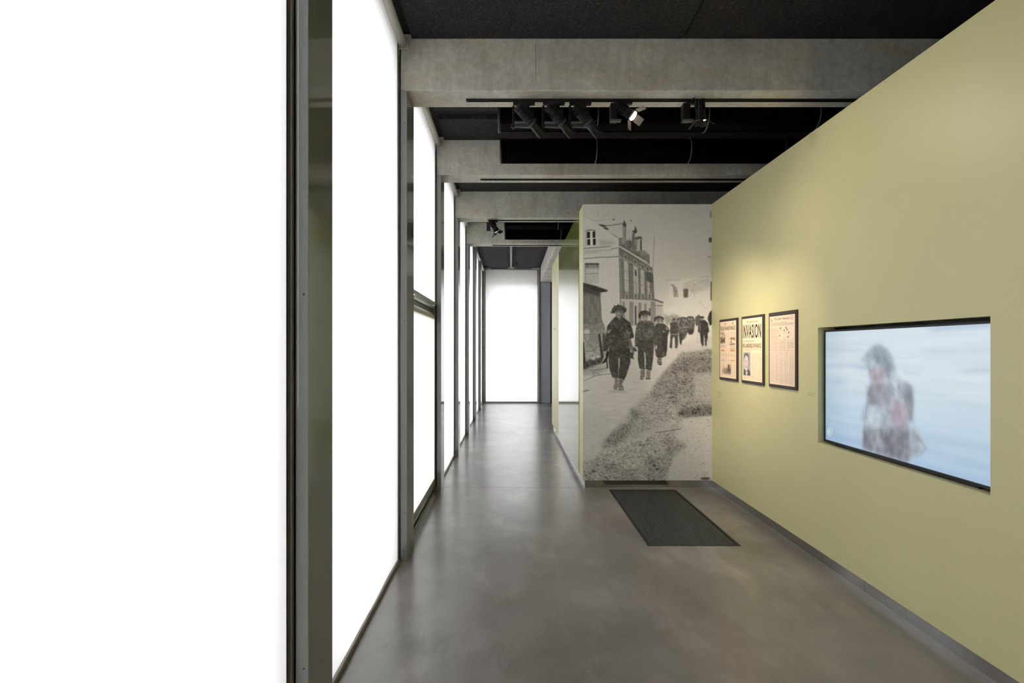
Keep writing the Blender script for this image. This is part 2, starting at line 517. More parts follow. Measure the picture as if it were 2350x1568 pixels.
# end window blind (hangs in front of the glass, wider than it)
root = thing('roller_blind', (0, ENDY - 0.05, 0.04), 'white roller blind covering the window at the corridor end', 'roller blind', 'white roller blinds along the facade')
fabric(-0.745, 0.765, 0.045, 3.885, 77, ENDY - 0.045, 0.001).build('fabric', 'blind', root)
MB().box(-0.75, 0.77, ENDY - 0.055, ENDY - 0.035, 0.012, 0.047).build('bottom_bar', 'taupe', root)
MB().cyl((-0.75, ENDY - 0.062, 3.90), (0.77, ENDY - 0.062, 3.90), 0.016, 20).build('roller_tube', 'tube', root)
MB().box(0.775, 0.80, ENDY - 0.06, ENDY - 0.03, 0.012, 3.93).build('side_rail', 'silver', root)
MB().box(0.805, 0.84, ENDY - 0.07, ENDY + 0.02, 0.012, 3.93).build('side_rail', 'taupe', root)
MB().box(-0.775, -0.752, ENDY - 0.06, ENDY - 0.03, 0.012, 3.93).build('side_rail', 'taupe', root)
MB().box(-0.755, 0.80, ENDY - 0.095, ENDY - 0.03, 3.912, 3.934).build('head_trim', 'silver', root)
tag(MB().box(-0.79, 0.86, ENDY - 0.03, ENDY + 0.02, 0.0, 0.011).build('threshold_strip', 'silver'), 'thin metal threshold strip at the foot of the end window', 'threshold')

# glazed door below the short blind
dy0, dy1 = coly(1) + FIND + 0.03, coly(2) - 0.03
dr = struct('door_1', MB().box(-0.880, -0.855, dy1 - 0.075, dy1 - 0.03, 0.05, 1.985).box(-0.880, -0.855, dy0 + 0.03, dy0 + 0.075, 0.05, 1.985)
            .box(-0.880, -0.855, dy0 + 0.03, dy1 - 0.03, 0.05, 0.10).box(-0.880, -0.855, dy0 + 0.03, dy1 - 0.03, 1.955, 1.985), 'silver', 'glazed door with its own white blind and metal frame')
MB().box(-0.93, -0.852, dy0, dy1, 2.035, 2.070).build('transom', 'silver', dr)
MB().box(-0.93, -0.872, dy0, dy1, 1.985, 2.035).build('transom_recess', 'mullion', dr)
MB().box(-0.868, -0.848, dy0 + 0.05, dy1 - 0.06, 1.925, 1.965).build('blind_cassette', 'tube', dr)
fabric(dy0 + 0.06, dy1 - 0.075, 0.165, 1.93, 5, 'x', 0.001).build('door_blind', 'blind', dr)
MB().box(-0.868, -0.842, dy0 + 0.03, dy1 - 0.06, 0.105, 0.167).build('blind_bottom_bar', 'taupe', dr, 0.003)
MB().box(-0.876, -0.846, dy1 - 0.06, dy1 - 0.045, 0.05, 1.985).build('door_stile_trim', 'silver', dr)
MB().box(-0.878, -0.843, dy1 - 0.032, dy1 - 0.004, 0.0, 2.04).build('door_jamb', 'taupe', dr)
for x0, x1, z1 in ((-0.868, -0.850, 0.045), (-0.846, -0.838, 0.034), (-0.834, -0.826, 0.018)):
    MB().box(x0, x1, dy0, dy1 - 0.002, 0.0, z1).build('threshold_rail', 'silver' if x0 > -0.85 else 'mullion', dr)

# ------------------------------------------------------------------ black ventilation ducts
def duct(y, bay, first):
    r = 0.125
    z = 3.54 + r
    x0 = -0.105
    root = thing('ventilation_duct', (x0, y, z),
                 'round black ventilation duct %s in the %s ducted ceiling bay' % ('closest to the room spotlights' if first else 'against the concrete beam', bay),
                 'duct', 'black ventilation ducts')
    MB().lathe((x0, y, z), (1, 0, 0), [(0, r), (0.0, r), (XR - x0 - 0.1, r)], 40).build('pipe', 'duct', root)
    MB().lathe((x0 - 0.012, y, z), (1, 0, 0), [(0, r + 0.004), (0.022, r + 0.004)], 40).build('end_cap', 'darkgrey', root)
    off = 0.86 if first else 0.98
    xx = x0 + off
    while xx < 4.5:
        MB().lathe((xx, y, z), (1, 0, 0), [(0, r + 0.001), (0.002, r + 0.006), (0.008, r + 0.006), (0.010, r + 0.001)], 40, False).build('joint_band', 'ring', root)
        xx += 0.97
    for xh in (0.35, 1.9, 3.4):
        MB().cyl((x0 + xh, y, z + r - 0.004), (x0 + xh, y, 3.976), 0.004, 8).build('hanger_rod', 'black', root)
for base, bay in ((coly(1), 'spotlit'), (coly(3), 'farther')):
    duct(base + 0.765, bay, True)
    duct(base + 1.60, bay, False)

# ------------------------------------------------------------------ lighting tracks and spotlights
TZ = BEAMZ - 0.012
def track(k, label):
    y = coly(k) + 0.147
    root = thing('lighting_track', (-0.34, y, TZ), label, 'track', 'lighting tracks under the beams')
    MB().box(-0.34, 5.5, y - 0.017, y - 0.012, TZ, BEAMZ + 0.001).box(-0.34, 5.5, y + 0.012, y + 0.017, TZ, BEAMZ + 0.001).box(-0.34, 5.5, y - 0.012, y + 0.012, TZ + 0.006, BEAMZ + 0.001).build('rail', 'black', root)
    MB().box(-0.352, -0.34, y - 0.018, y + 0.018, TZ - 0.001, BEAMZ + 0.001).build('end_cap', 'darkgrey', root)
    return y
ty1 = track(1, 'black lighting track carrying five spotlights under a beam')
ty2 = track(2, 'empty black lighting track under the beam behind the ducts')
ty3 = track(3, 'black lighting track carrying a single small spotlight')
ty4 = track(4, 'black lighting track on the beam closest to the end window')

def lamp_light(name, loc, d, power, size, blend, root, col=(1.0, 0.85, 0.68)):
    l = bpy.data.lights.new(name, 'SPOT')
    l.energy = power; l.spot_size = size; l.spot_blend = blend; l.color = col; l.shadow_soft_size = 0.02
    o = bpy.data.objects.new(name, l)
    C.objects.link(o)
    o.parent = root
    o.location = Vector(loc) - wloc(root)
    o.rotation_euler = Vector(d).to_track_quat('-Z', 'Y').to_euler()

def frame_of(d):
    d = Vector(d).normalized()
    side = d.cross(Vector((0, 0, 1))).normalized()
    return d, side, side.cross(d).normalized()

def profile_spot(x, y, target, label, power):
    root = thing('track_spotlight', (x, y, BEAMZ - 0.03), label, 'spotlight', 'spotlights on the near track')
    MB().box(x - 0.085, x + 0.085, y - 0.018, y + 0.018, TZ - 0.030, TZ + 0.004).build('track_adapter', 'black', root, 0.003)
    MB().box(x - 0.045, x + 0.045, y - 0.02, y + 0.02, TZ - 0.055, TZ - 0.028).build('swivel', 'black', root, 0.003)
    MB().box(x - 0.078, x + 0.075, y + 0.02, y + 0.07, TZ - 0.150, TZ - 0.045).build('driver_box', 'black', root, 0.004)
    MB().box(x - 0.092, x - 0.074, y - 0.02, y + 0.03, TZ - 0.210, TZ - 0.045).build('yoke_arm', 'black', root, 0.002)
    pv = Vector((x + 0.045, y - 0.035, TZ - 0.165))
    d, sd, up = frame_of(Vector(target) - pv)
    MB().obox((x - 0.015, y - 0.01, TZ - 0.200), (0.085, 0, -0.004), (0, 0.016, 0), (0, 0, 0.009)).build('yoke_crossbar', 'darkgrey', root)
    MB().lathe((x - 0.083, y - 0.020, TZ - 0.205), (0, -1, 0), [(0, 0.013), (0.012, 0.013)], 14).build('yoke_knob', 'black', root)
    prof = []
    t = -0.140
    while t < -0.02:                                     # cooling fins of the lamp housing
        prof += [(t, 0.034), (t, 0.039), (t + 0.006, 0.039), (t + 0.006, 0.034)]
        t += 0.012
    prof += [(-0.015, 0.040), (0.012, 0.040)]
    body = MB().lathe(pv, d, prof, 28).build('housing', 'black', root)
    MB().lathe(pv + d * 0.0, d, [(0.012, 0.036), (0.016, 0.042), (0.030, 0.042), (0.034, 0.036)], 28).build('focus_ring', 'darkgrey', root)
    sn = MB().lathe(pv, d, [(0.030, 0.034), (0.150, 0.036), (0.150, 0.031), (0.138, 0.030)], 28, False).build('barrel', 'black', root)
    MB().obox(pv + d * 0.09 + sd * 0.035, d * 0.04, sd * 0.0022, up * 0.004).build('barrel_slot', 'deck', sn)
    MB().lathe(pv + d * 0.05 + up * 0.033, up, [(0, 0.004), (0.03, 0.004)], 8).build('shutter_knob', 'darkgrey', root)
    MB().lathe(pv + d * 0.132, d, [(0, 0.029), (0.003, 0.029)], 24).build('lens', 'lens', root)
    lamp_light('lamp', pv + d * 0.16, d, power * 0.8, R(42), 1.0, root)

NY = [5.771, 5.1955, 4.6205]                              # newspaper centres along the wall
profile_spot(0.100, ty1, (WX, NY[0], 1.60), 'ribbed black profile spotlight at the open end of the track', SPOT_POWER * 4.5)
profile_spot(0.333, ty1, (WX, NY[1], 1.60), 'ribbed black profile spotlight between two others like it', SPOT_POWER * 3.2)
profile_spot(0.540, ty1, (WX, NY[2], 1.58), 'ribbed black profile spotlight beside the lit barn door spotlight', SPOT_POWER * 2.0)

def flood_spot(x, y, d, label, group, power, s=1.0, lit=True, leaf='barn'):
    root = thing('track_spotlight', (x, y, BEAMZ - 0.03), label, 'spotlight', group)
    MB().box(x - 0.07, x + 0.07, y - 0.018, y + 0.018, TZ - 0.026, TZ + 0.004).build('track_adapter', 'black', root, 0.003)
    MB().box(x - 0.10, x - 0.045, y - 0.02, y + 0.05, TZ - 0.155, TZ - 0.02).build('driver_box', 'black', root, 0.003)
    MB().box(x - 0.10, x - 0.02, y - 0.03, y + 0.01, TZ - 0.165, TZ - 0.152).build('bracket', 'bar', root)
    pv = Vector((x + 0.02, y - 0.05, TZ - 0.105))
    d, sd, up = frame_of(d)
    b = MB().lathe(pv, d, [(-0.085 * s, 0.026 * s), (-0.01, 0.031 * s), (0.055 * s, 0.043 * s), (0.055 * s, 0.047 * s), (0.065 * s, 0.047 * s)], 24).build('housing', 'black', root)
    for i in range(12):
        th = 2 * math.pi * i / 12
        n = sd * math.cos(th) + up * math.sin(th)
        MB().obox(pv - d * 0.05 * s + n * 0.031 * s, d * 0.04 * s, n * 0.009 * s, n.cross(d) * 0.0022).build('cooling_fin', 'black', b)
    if lit:
        MB().lathe(pv + d * 0.063 * s, d, [(0, 0.036 * s), (0.004, 0.036 * s)], 24).build('lens', 'lens', root)
    for n, w in ((up, sd), (-up, sd), (sd, up), (-sd, up)):
        e = pv + d * 0.066 * s + n * 0.046 * s
        o = (n * 0.75 + d * 0.66).normalized()
        MB().obox(e + o * 0.032 * s, o * 0.032 * s, w * 0.030 * s, o.cross(w) * 0.0012).build('barn_door', leaf, root)
    MB().tube([pv - d * 0.08 * s + Vector((0, 0.02, 0)), pv - d * 0.09 * s + Vector((-0.03, 0.04, 0.03)), Vector((x - 0.06, y + 0.02, TZ - 0.05))], 0.004, 6).build('cable', 'black', root)
    if power:
        lamp_light('lamp', pv + d * 0.085 * s, d, power, R(120), 1.0, root)

flood_spot(0.875, ty1, (0.62, -0.42, -0.66), 'small black spotlight with grey barn doors and a glowing lens', 'spotlights on the near track', SPOT_POWER * 0.5, 1.0)
flood_spot(1.44, ty1, (0.16, 0.25, -0.95), 'small black finned spotlight pointing down beside the yellow wall', 'spotlights on the near track', SPOT_POWER * 0.25, 1.0, True, 'black')
flood_spot(-0.27, ty3, (0.45, 0.25, -0.82), 'small black barn door spotlight on the track behind the ducts', None, 0, 1.1, True, 'black')

# ceiling track and hanging fitting beyond the last beam
root = thing('ceiling_light_rail', (0.0, 12.6, CEIL), 'slim pale ceiling rail running toward the end window', 'rail')
MB().box(-0.022, 0.022, coly(4) + 0.45, ENDY - 0.35, 3.905, 3.977).build('rail', 'bracket', root)
MB().box(-0.010, 0.010, coly(4) + 0.45, ENDY - 0.35, 3.901, 3.906).build('rail_slot', 'darkgrey', root)
root = thing('pendant_spotlight', (0.11, 11.9, CEIL), 'small black pendant fitting hanging beside the pale ceiling rail', 'spotlight')
MB().box(0.05, 0.18, 11.85, 11.95, 3.86, 3.936).build('ceiling_box', 'black', root, 0.004)
MB().cyl((0.10, 11.9, 3.47), (0.10, 11.9, 3.87), 0.008, 10).build('stem', 'black', root)
MB().cyl((0.14, 11.9, 3.60), (0.14, 11.9, 3.87), 0.006, 10).build('cable', 'black', root)
MB().lathe((0.10, 11.9, 3.49), (0.2, -0.3, -1), [(0, 0.014), (0.02, 0.024), (0.10, 0.026)], 16).build('lamp_head', 'black', root)

# ------------------------------------------------------------------ entrance grating
root = thing('floor_grating', ((MTX0 + MTX1) / 2, (MTY0 + MTY1) / 2, 0), 'black rectangular ribbed entrance mat set flush into the floor', 'floor mat')
fr = MB()
fr.box(MTX0, MTX0 + 0.022, MTY0, MTY1, -0.028, 0.002).box(MTX1 - 0.022, MTX1, MTY0, MTY1, -0.028, 0.002)
fr.box(MTX0 + 0.022, MTX1 - 0.022, MTY0, MTY0 + 0.014, -0.028, 0.002).box(MTX0 + 0.022, MTX1 - 0.022, MTY1 - 0.014, MTY1, -0.028, 0.002)
fr.build('frame', 'rubber', root)
MB().box(MTX0 + 0.01, MTX1 - 0.01, MTY0 + 0.01, MTY1 - 0.01, -0.0305, -0.027).build('pit_base', 'deck', root)
nb = 55
x0, x1 = MTX0 + 0.034, MTX1 - 0.034
first = None
for i in range(nb):
    x = x0 + (x1 - x0) * i / (nb - 1)
    if first is None:
        first = MB().box(x - 0.0024, x + 0.0024, MTY0 + 0.014, MTY1 - 0.014, -0.026, 0.0).build('bar', 'bar', root)
        bx = x
    else:
        o = first.copy(); C.objects.link(o); o.parent = root; o.location = (x - bx, 0, 0)
for i in range(36):
    y = MTY0 + 0.04 + (MTY1 - MTY0 - 0.08) * i / 35
    MB().box(MTX0 + 0.022, MTX1 - 0.022, y - 0.003, y + 0.003, -0.022, -0.010).build('cross_rod', 'rubber', root)

# ------------------------------------------------------------------ print painter (numpy raster -> coloured mesh grid)
class Canvas:
    def __init__(s, w, h, sc, seed=1):
        s.w, s.h, s.sc = w, h, sc
        s.W, s.Hh = int(round(w * sc)), int(round(h * sc))
        s.a = np.zeros((s.Hh, s.W, 3))
        s.r = np.random.RandomState(seed)
        s.yy, s.xx = np.mgrid[0:s.Hh, 0:s.W]
        s.xx = (s.xx + 0.5) / sc; s.yy = (s.yy + 0.5) / sc
    def noise(s, cx, cy, octaves=3, gain=0.6):          # cell size in canvas units, result about -1..1
        tot = np.zeros((s.Hh, s.W)); amp = 1.0; norm = 0
        for _ in range(octaves):
            gx, gy = int(s.w / cx) + 3, int(s.h / cy) + 3
            gr = s.r.uniform(-1, 1, (gy, gx))
            fx = s.xx / cx; fy = s.yy / cy
            ix = fx.astype(int); iy = fy.astype(int)
            tx = fx - ix; ty = fy - iy
            tx = tx * tx * (3 - 2 * tx); ty = ty * ty * (3 - 2 * ty)
            v = (gr[iy, ix] * (1 - tx) + gr[iy, ix + 1] * tx) * (1 - ty) + (gr[iy + 1, ix] * (1 - tx) + gr[iy + 1, ix + 1] * tx) * ty
            tot += v * amp; norm += amp
            amp *= gain; cx = max(cx / 2, 1.0 / s.sc); cy = max(cy / 2, 1.0 / s.sc)
        return tot / norm * 1.6
    def blur(s, m, r):
        n = int(round(r * s.sc))
        if n < 1: return m
        for _ in range(2):
            for ax in (0, 1):
                p = [(0, 0)] * m.ndim; p[ax] = (n + 1, n)
                c = np.cumsum(np.pad(m, p, mode='edge'), axis=ax)
                if ax == 0: m = (c[2 * n + 1:] - c[:-2 * n - 1]) / (2 * n + 1)
                else: m = (c[:, 2 * n + 1:] - c[:, :-2 * n - 1]) / (2 * n + 1)
        return m
    def poly(s, pts, v, f=None, soft=0.0, alpha=1.0, tex=None):
        if f: pts = [f(*p) for p in pts]
        pts = np.array(pts, float)
        pad = int(round(soft * s.sc)) * 2 + 2
        x0, y0 = np.floor(pts.min(0) * s.sc).astype(int) - pad; x1, y1 = np.ceil(pts.max(0) * s.sc).astype(int) + pad
        x0, y0 = max(x0, 0), max(y0, 0); x1, y1 = min(x1, s.W), min(y1, s.Hh)
        if x1 <= x0 or y1 <= y0: return
        X = s.xx[y0:y1, x0:x1]; Y = s.yy[y0:y1, x0:x1]
        ins = np.zeros(X.shape, bool)
        for (ax, ay), (bx, by) in zip(pts, np.roll(pts, -1, 0)):
            if ay == by: continue
            ins ^= ((ay > Y) != (by > Y)) & (X < (bx - ax) * (Y - ay) / (by - ay) + ax)
        m = ins.astype(float)
        if soft: m = s.blur(m, soft)
        col = np.array(v if hasattr(v, '__len__') else (v, v, v), float)[None, None, :]
        if tex is not None: col = col + tex[y0:y1, x0:x1, None]
        k = (m * alpha)[..., None]
        s.a[y0:y1, x0:x1] = s.a[y0:y1, x0:x1] * (1 - k) + col * k
    def rect(s, x0, y0, x1, y1, v, f=None, **k):
        return s.poly([(x0, y0), (x1, y0), (x1, y1), (x0, y1)], v, f, **k)
    def ell(s, x, y, rx, ry, v, f=None, **k):
        return s.poly([(x + rx * math.cos(t * math.pi / 12), y + ry * math.sin(t * math.pi / 12)) for t in range(24)], v, f, **k)
    def line(s, pts, w, v, f=None, **k):
        if f: pts = [f(*p) for p in pts]
        for (ax, ay), (bx, by) in zip(pts, pts[1:]):
            l = math.hypot(bx - ax, by - ay) or 1
            nx, ny = -(by - ay) / l * w / 2, (bx - ax) / l * w / 2
            s.poly([(ax + nx, ay + ny), (bx + nx, by + ny), (bx - nx, by - ny), (ax - nx, ay - ny)], v, None, **k)
    def grid(s, nx, ny):         # resample to the vertices of an nx by ny quad grid
        gx = np.clip((np.arange(nx + 1) / nx * s.W - 0.5), 0, s.W - 1); gy = np.clip((np.arange(ny + 1) / ny * s.Hh - 0.5), 0, s.Hh - 1)
        src = s.blur(s.a, 0.5 * s.w / nx * 0.9) if s.W / nx > 1.6 else s.a
        ix = np.minimum(gx.astype(int), s.W - 2); iy = np.minimum(gy.astype(int), s.Hh - 2)
        tx = (gx - ix)[None, :, None]; ty = (gy - iy)[:, None, None]
        g_ = lambda j, i: src[np.ix_(iy + j, ix + i)]
        return (g_(0, 0) * (1 - tx) + g_(0, 1) * tx) * (1 - ty) + (g_(1, 0) * (1 - tx) + g_(1, 1) * tx) * ty

def print_mesh(name, mat, origin, du, dv, rgbgrid, parent):
    ny, nx = rgbgrid.shape[0] - 1, rgbgrid.shape[1] - 1
    o_, du, dv = np.array(origin, float) - np.array(wloc(parent)), np.array(du, float), np.array(dv, float)
    u = (np.arange(nx + 1) / nx)[None, :, None]; v = (np.arange(ny + 1) / ny)[:, None, None]
    P = (o_ + u * du + v * dv).reshape(-1, 3)
    idx = np.arange((nx + 1) * (ny + 1)).reshape(ny + 1, nx + 1)
    q = np.stack([idx[:-1, :-1], idx[1:, :-1], idx[1:, 1:], idx[:-1, 1:]], -1).reshape(-1, 4)
    me = bpy.data.meshes.new(name)
    me.vertices.add(len(P)); me.vertices.foreach_set('co', P.ravel())
    me.loops.add(q.size); me.loops.foreach_set('vertex_index', q.ravel().astype(np.int32))
    me.polygons.add(len(q)); me.polygons.foreach_set('loop_start', np.arange(0, q.size, 4, dtype=np.int32))
    me.update(calc_edges=True)
    c = np.clip(rgbgrid, 0, 1).reshape(-1, 3)
    c = np.where(c <= 0.04045, c / 12.92, ((c + 0.055) / 1.055) ** 2.4)
    at = me.color_attributes.new('print', 'FLOAT_COLOR', 'POINT')
    at.data.foreach_set('color', np.concatenate([c, np.ones((len(c), 1))], 1).ravel().astype(np.float32))
    me.materials.append(M[mat])
    o = bpy.data.objects.new(name, me)
    C.objects.link(o); o.parent = parent
    return o

# ------------------------------------------------------------------ mural
def paint_mural():
    c = Canvas(295, 634, 2.4, 7)
    c4 = lambda x, y: (x / 4.356 - 18, y / 4.356 - 9)
    c5 = lambda x, y: (x / 4.356 - 18, y / 4.356 + 311)
    S = lambda x, y: (x / 6.818 - 8, y / 6.818 + 211)
    K = lambda x, y: (x / 8.25 + 142, y / 8.25 + 221)
    Hs = lambda x, y: (x / 7.127 - 8, y / 7.127 + 1)
    n1 = c.noise(3, 3, 3); n2 = c.noise(14, 10, 4); n3 = c.noise(1.2, 1.2, 2); nh = c.noise(14, 2.2, 3)
    nf = c.noise(3.4, 1.5, 2, 0.8); nv = c.noise(2, 14, 3)
    sky = np.interp(c.yy, [0, 40, 140, 260, 300], [0.83, 0.835, 0.865, 0.905, 0.90])
    c.a[:] = sky[..., None]
    c.a += (n2 * 0.008)[..., None]
    # distant houses on the right, washed out
    c.poly([(1050, 1010), (930, 1000), (935, 810), (1050, 795), (1345, 760), (1366, 770), (1366, 1110), (900, 1100)], 0.91, c4, soft=2)
    c.poly([(1080, 850), (1140, 830), (1340, 760), (1350, 870), (1200, 930), (1080, 900)], 0.82, c4, soft=3, tex=n1 * 0.05)
    c.line([(900, 803), (1050, 795)], 0.8, 0.7, c4, soft=0.5)
    c.line([(1085, 838), (1190, 800), (1280, 762), (1340, 765)], 0.9, 0.68, c4, soft=0.6)
    c.poly([(975, 860), (1015, 870), (1030, 970), (985, 968)], 0.62, c4, soft=0.8, tex=n1 * 0.1)
    c.poly([(945, 838), (1000, 850), (975, 862)], 0.6, c4, soft=0.6)
    c.poly([(1080, 890), (1125, 885), (1130, 970), (1084, 975)], 0.38, c4, soft=0.7, tex=n1 * 0.12)
    c.line([(1150, 960), (1175, 890), (1195, 970)], 1.0, 0.7, c4, soft=0.7)
    c.line([(1240, 1010), (1290, 1070), (1325, 1090)], 1.0, 0.75, c4, soft=0.7)
    for a in ((1346, 112, 1364, 178, 0.62), (1352, 815, 1366, 1003, 0.33), (1335, 374, 1366, 420, 0.3), (1324, 563, 1358, 571, 0.55)):
        c.rect(*a[:4], a[4], c4, soft=0.7)
    c.line([(1350, 570), (1358, 820)], 0.5, 0.75, c4)
    # white gable wall
    gable = 0.865
    c.poly([(70, 140), (200, 225), (250, 262), (432, 372), (446, 480), (462, 1300), (70, 1300)], gable, c4, tex=n2 * 0.012 + n3 * 0.012)
    c.rect(70, 560, 440, 1300, 0.885, c4, soft=0.5, tex=n3 * 0.02 + nh * 0.008)
    for yy in range(600, 1290, 28):
        c.line([(250, yy), (450, yy - 8)], 0.5, 0.82, c4, soft=0.3, alpha=0.6)
    c.line([(65, 170), (140, 220), (210, 265)], 0.6, 0.68, Hs)
    c.line([(205, 265), (560, 240)], 0.6, 0.6, Hs)
    c.ell(558, 244, 11, 12, 0.16, Hs)
    for x_ in ((297, 130, 200), (405, 145, 185), (462, 140, 175)):
        c.line([(x_[0], x_[1]), (x_[0], x_[2])], 1.0, 0.55, Hs, soft=0.5)
    c.ell(840, 266, 11, 8, 0.3, Hs)
    c.poly([(300, 322), (395, 322), (640, 530), (605, 540), (500, 460), (420, 400)], 0.55, Hs, soft=0.5, tex=n1 * 0.1)
    c.poly([(310, 322), (430, 345), (420, 362), (355, 355)], 0.2, Hs, soft=0.3)
    c.poly([(385, 380), (470, 390), (450, 415), (400, 395)], 0.25, Hs, soft=0.5)
    c.line([(400, 345), (530, 338), (600, 325), (720, 308)], 1.3, 0.3, Hs, soft=0.4)
    # attic window
    c.poly([(100, 440), (130, 415), (235, 413), (262, 450), (270, 660), (105, 695)], 0.93, Hs)
    c.line([(100, 440), (132, 420), (235, 415), (256, 440)], 1.5, 0.25, Hs)
    for a in ((120, 445, 170, 548), (211, 437, 256, 541), (124, 567, 174, 664), (216, 558, 263, 660)):
        c.rect(*a, 0.13, Hs)
    c.line([(105, 450), (110, 680)], 1.2, 0.55, Hs, soft=0.4)
    c.poly([(300, 570), (540, 590), (560, 660), (350, 680)], 0.77, Hs, soft=3, tex=n1 * 0.03)
    # cornices
    c.line([(65, 718), (505, 686)], 1.5, 0.42, Hs, soft=0.4)
    c.line([(70, 765), (540, 740)], 1.2, 0.62, Hs, soft=0.5)
    c.line([(80, 795), (310, 778)], 0.9, 0.5, Hs, soft=0.4)
    c.line([(520, 722), (650, 708)], 1.2, 0.4, Hs, soft=0.4)
    c.line([(65, 885), (360, 862), (520, 858), (640, 848)], 1.8, 0.45, Hs, soft=0.5)
    c.line([(352, 760), (352, 880)], 0.8, 0.7, Hs, soft=0.4); c.line([(372, 890), (372, 1300)], 0.7, 0.8, Hs, soft=0.5)
    # shuttered window
    c.rect(85, 962, 316, 1290, 0.80, Hs, tex=nv * 0.05)
    c.rect(85, 958, 316, 990, 0.24, Hs, soft=0.6, tex=n1 * 0.1)
    c.rect(95, 985, 316, 1040, 0.55, Hs, soft=2, tex=nv * 0.15)
    c.line([(95, 1135), (300, 1122)], 1.2, 0.5, Hs, soft=0.5)
    c.line([(92, 965), (95, 1280)], 1.4, 0.5, Hs, soft=0.5)
    # brick front in steep perspective
    c.poly([(434, 478), (600, 575), (775, 690), (792, 1000), (880, 1015), (884, 1260), (452, 1260)], 0.50, c4, tex=n3 * 0.07 + n1 * 0.03)
    c.poly([(455, 985), (790, 1003), (880, 1020), (884, 1260), (456, 1260)], 0.82, c4, tex=n3 * 0.03)
    c.poly([(432, 376), (470, 372), (560, 430), (680, 505), (742, 548), (742, 650), (600, 560), (438, 470)], 0.52, c4, soft=0.5, tex=n1 * 0.12)
    c.line([(438, 455), (560, 530), (745, 640)], 3.4, 0.82, c4, soft=0.3)
    c.line([(438, 442), (560, 512), (745, 622)], 1.2, 0.3, c4, soft=0.3)
    c.line([(440, 480), (560, 548), (770, 682)], 1.6, 0.28, c4, soft=0.3)
    c.line([(440, 562), (560, 625), (690, 688), (775, 722)], 1.8, 0.74, c4, soft=0.3)
    for x_, y_ in ((480, 545), (575, 595), (650, 640), (700, 665)):      # frieze blocks
        c.poly([(x_ + 8, y_ - 12), (x_ + 38, y_ + 4), (x_ + 38, y_ + 52), (x_ + 8, y_ + 38)], 0.72, c4, soft=0.3)
        c.poly([(x_ + 14, y_), (x_ + 32, y_ + 10), (x_ + 32, y_ + 46), (x_ + 14, y_ + 34)], 0.36, c4, soft=0.2)
    for a in ([(485, 600), (527, 618), (536, 922), (494, 916)], [(578, 648), (626, 672), (634, 936), (586, 930)], [(650, 690), (686, 706), (692, 952), (656, 946)], [(718, 805), (742, 812), (746, 990), (722, 985)]):
        c.poly(a, 0.79, c4, soft=0.25, tex=nv * 0.05)
        (x0_, y0_), (x1_, y1_), (x2_, y2_), (x3_, y3_) = a
        for t in (0.32, 0.62, 0.97):
            c.line([(x0_ + (x3_ - x0_) * t, y0_ + (y3_ - y0_) * t), (x1_ + (x2_ - x1_) * t, y1_ + (y2_ - y1_) * t)], 0.7, 0.5, c4, soft=0.2)
    c.poly([(596, 692), (608, 698), (612, 760), (600, 755)], 0.15, c4, soft=0.2)
    c.line([(600, 760), (612, 925)], 0.9, 0.45, c4, soft=0.3)
    c.poly([(705, 715), (775, 735), (780, 830), (712, 810)], 0.38, c4, soft=0.8, tex=n1 * 0.06)
    c.line([(448, 560), (462, 985)], 1.4, 0.66, c4, soft=0.4)
    for x_ in (500, 590, 660, 728):
        c.rect(x_ - 4, 930, x_ + 34, 992, 0.74, c4, soft=0.4); c.rect(x_ + 4, 938, x_ + 26, 990, 0.48, c4, soft=0.3)
    for a, b_, y_ in ((470, 496, 1012), (540, 582, 1016), (630, 660, 1026), (690, 712, 1030), (752, 800, 1010)):
        c.rect(a, y_, b_, 1250, 0.6, c4, soft=0.5, tex=n1 * 0.05)
    c.rect(596, 1055, 610, 1250, 0.3, c4, soft=0.4)
    c.poly([(790, 985), (878, 1018), (878, 1032), (790, 1002)], 0.42, c4, soft=0.4)
    c.line([(800, 1052), (876, 1056)], 1.4, 0.35, c4, soft=0.3)
    for x_ in (806, 828, 852): c.line([(x_, 1060), (x_, 1180)], 1.0, 0.6, c4, soft=0.4)
    c.rect(738, 1080, 752, 1150, 0.4, c4, soft=0.4)
    # chimneys
    c.rect(470, 240, 508, 440, 0.6, c4, soft=0.4, tex=nv * 0.12)
    c.poly([(400, 265), (470, 240), (478, 370), (430, 372), (310, 300)], 0.83, c4, soft=0.5)
    c.poly([(474, 245), (488, 196), (510, 242), (505, 275)], 0.33, c4, soft=0.3)
    c.poly([(510, 300), (575, 290), (582, 380), (512, 380)], 0.82, c4, soft=0.4)
    c.rect(520, 378, 560, 440, 0.74, c4, soft=0.4); c.rect(516, 404, 565, 480, 0.42, c4, soft=0.7, tex=n1 * 0.12)
    c.rect(566, 330, 594, 495, 0.5, c4, soft=0.4, tex=nv * 0.12)
    c.poly([(566, 312), (590, 300), (600, 252), (620, 316), (598, 336)], 0.3, c4, soft=0.3)
    c.rect(605, 390, 662, 510, 0.8, c4, soft=0.3); c.rect(648, 400, 664, 510, 0.35, c4, soft=0.5); c.rect(600, 395, 618, 500, 0.55, c4, soft=0.5)
    c.poly([(588, 385), (602, 368), (655, 358), (670, 378), (664, 402), (648, 388), (600, 396)], 0.42, c4, soft=0.3)
    c.poly([(640, 500), (700, 505), (742, 550), (738, 580), (660, 545)], 0.6, c4, soft=0.4, tex=n1 * 0.08)
    c.poly([(680, 545), (742, 552), (740, 645), (700, 600)], 0.52, c4, soft=0.5)
    c.line([(792, 362), (784, 520), (774, 690)], 0.9, 0.5, c4, soft=0.25)
    # dark outbuilding
    c.poly([(70, 850), (248, 925), (258, 1060), (268, 1215), (190, 1245), (70, 1240)], 0.50, c4, tex=nv * 0.08 + n3 * 0.03)
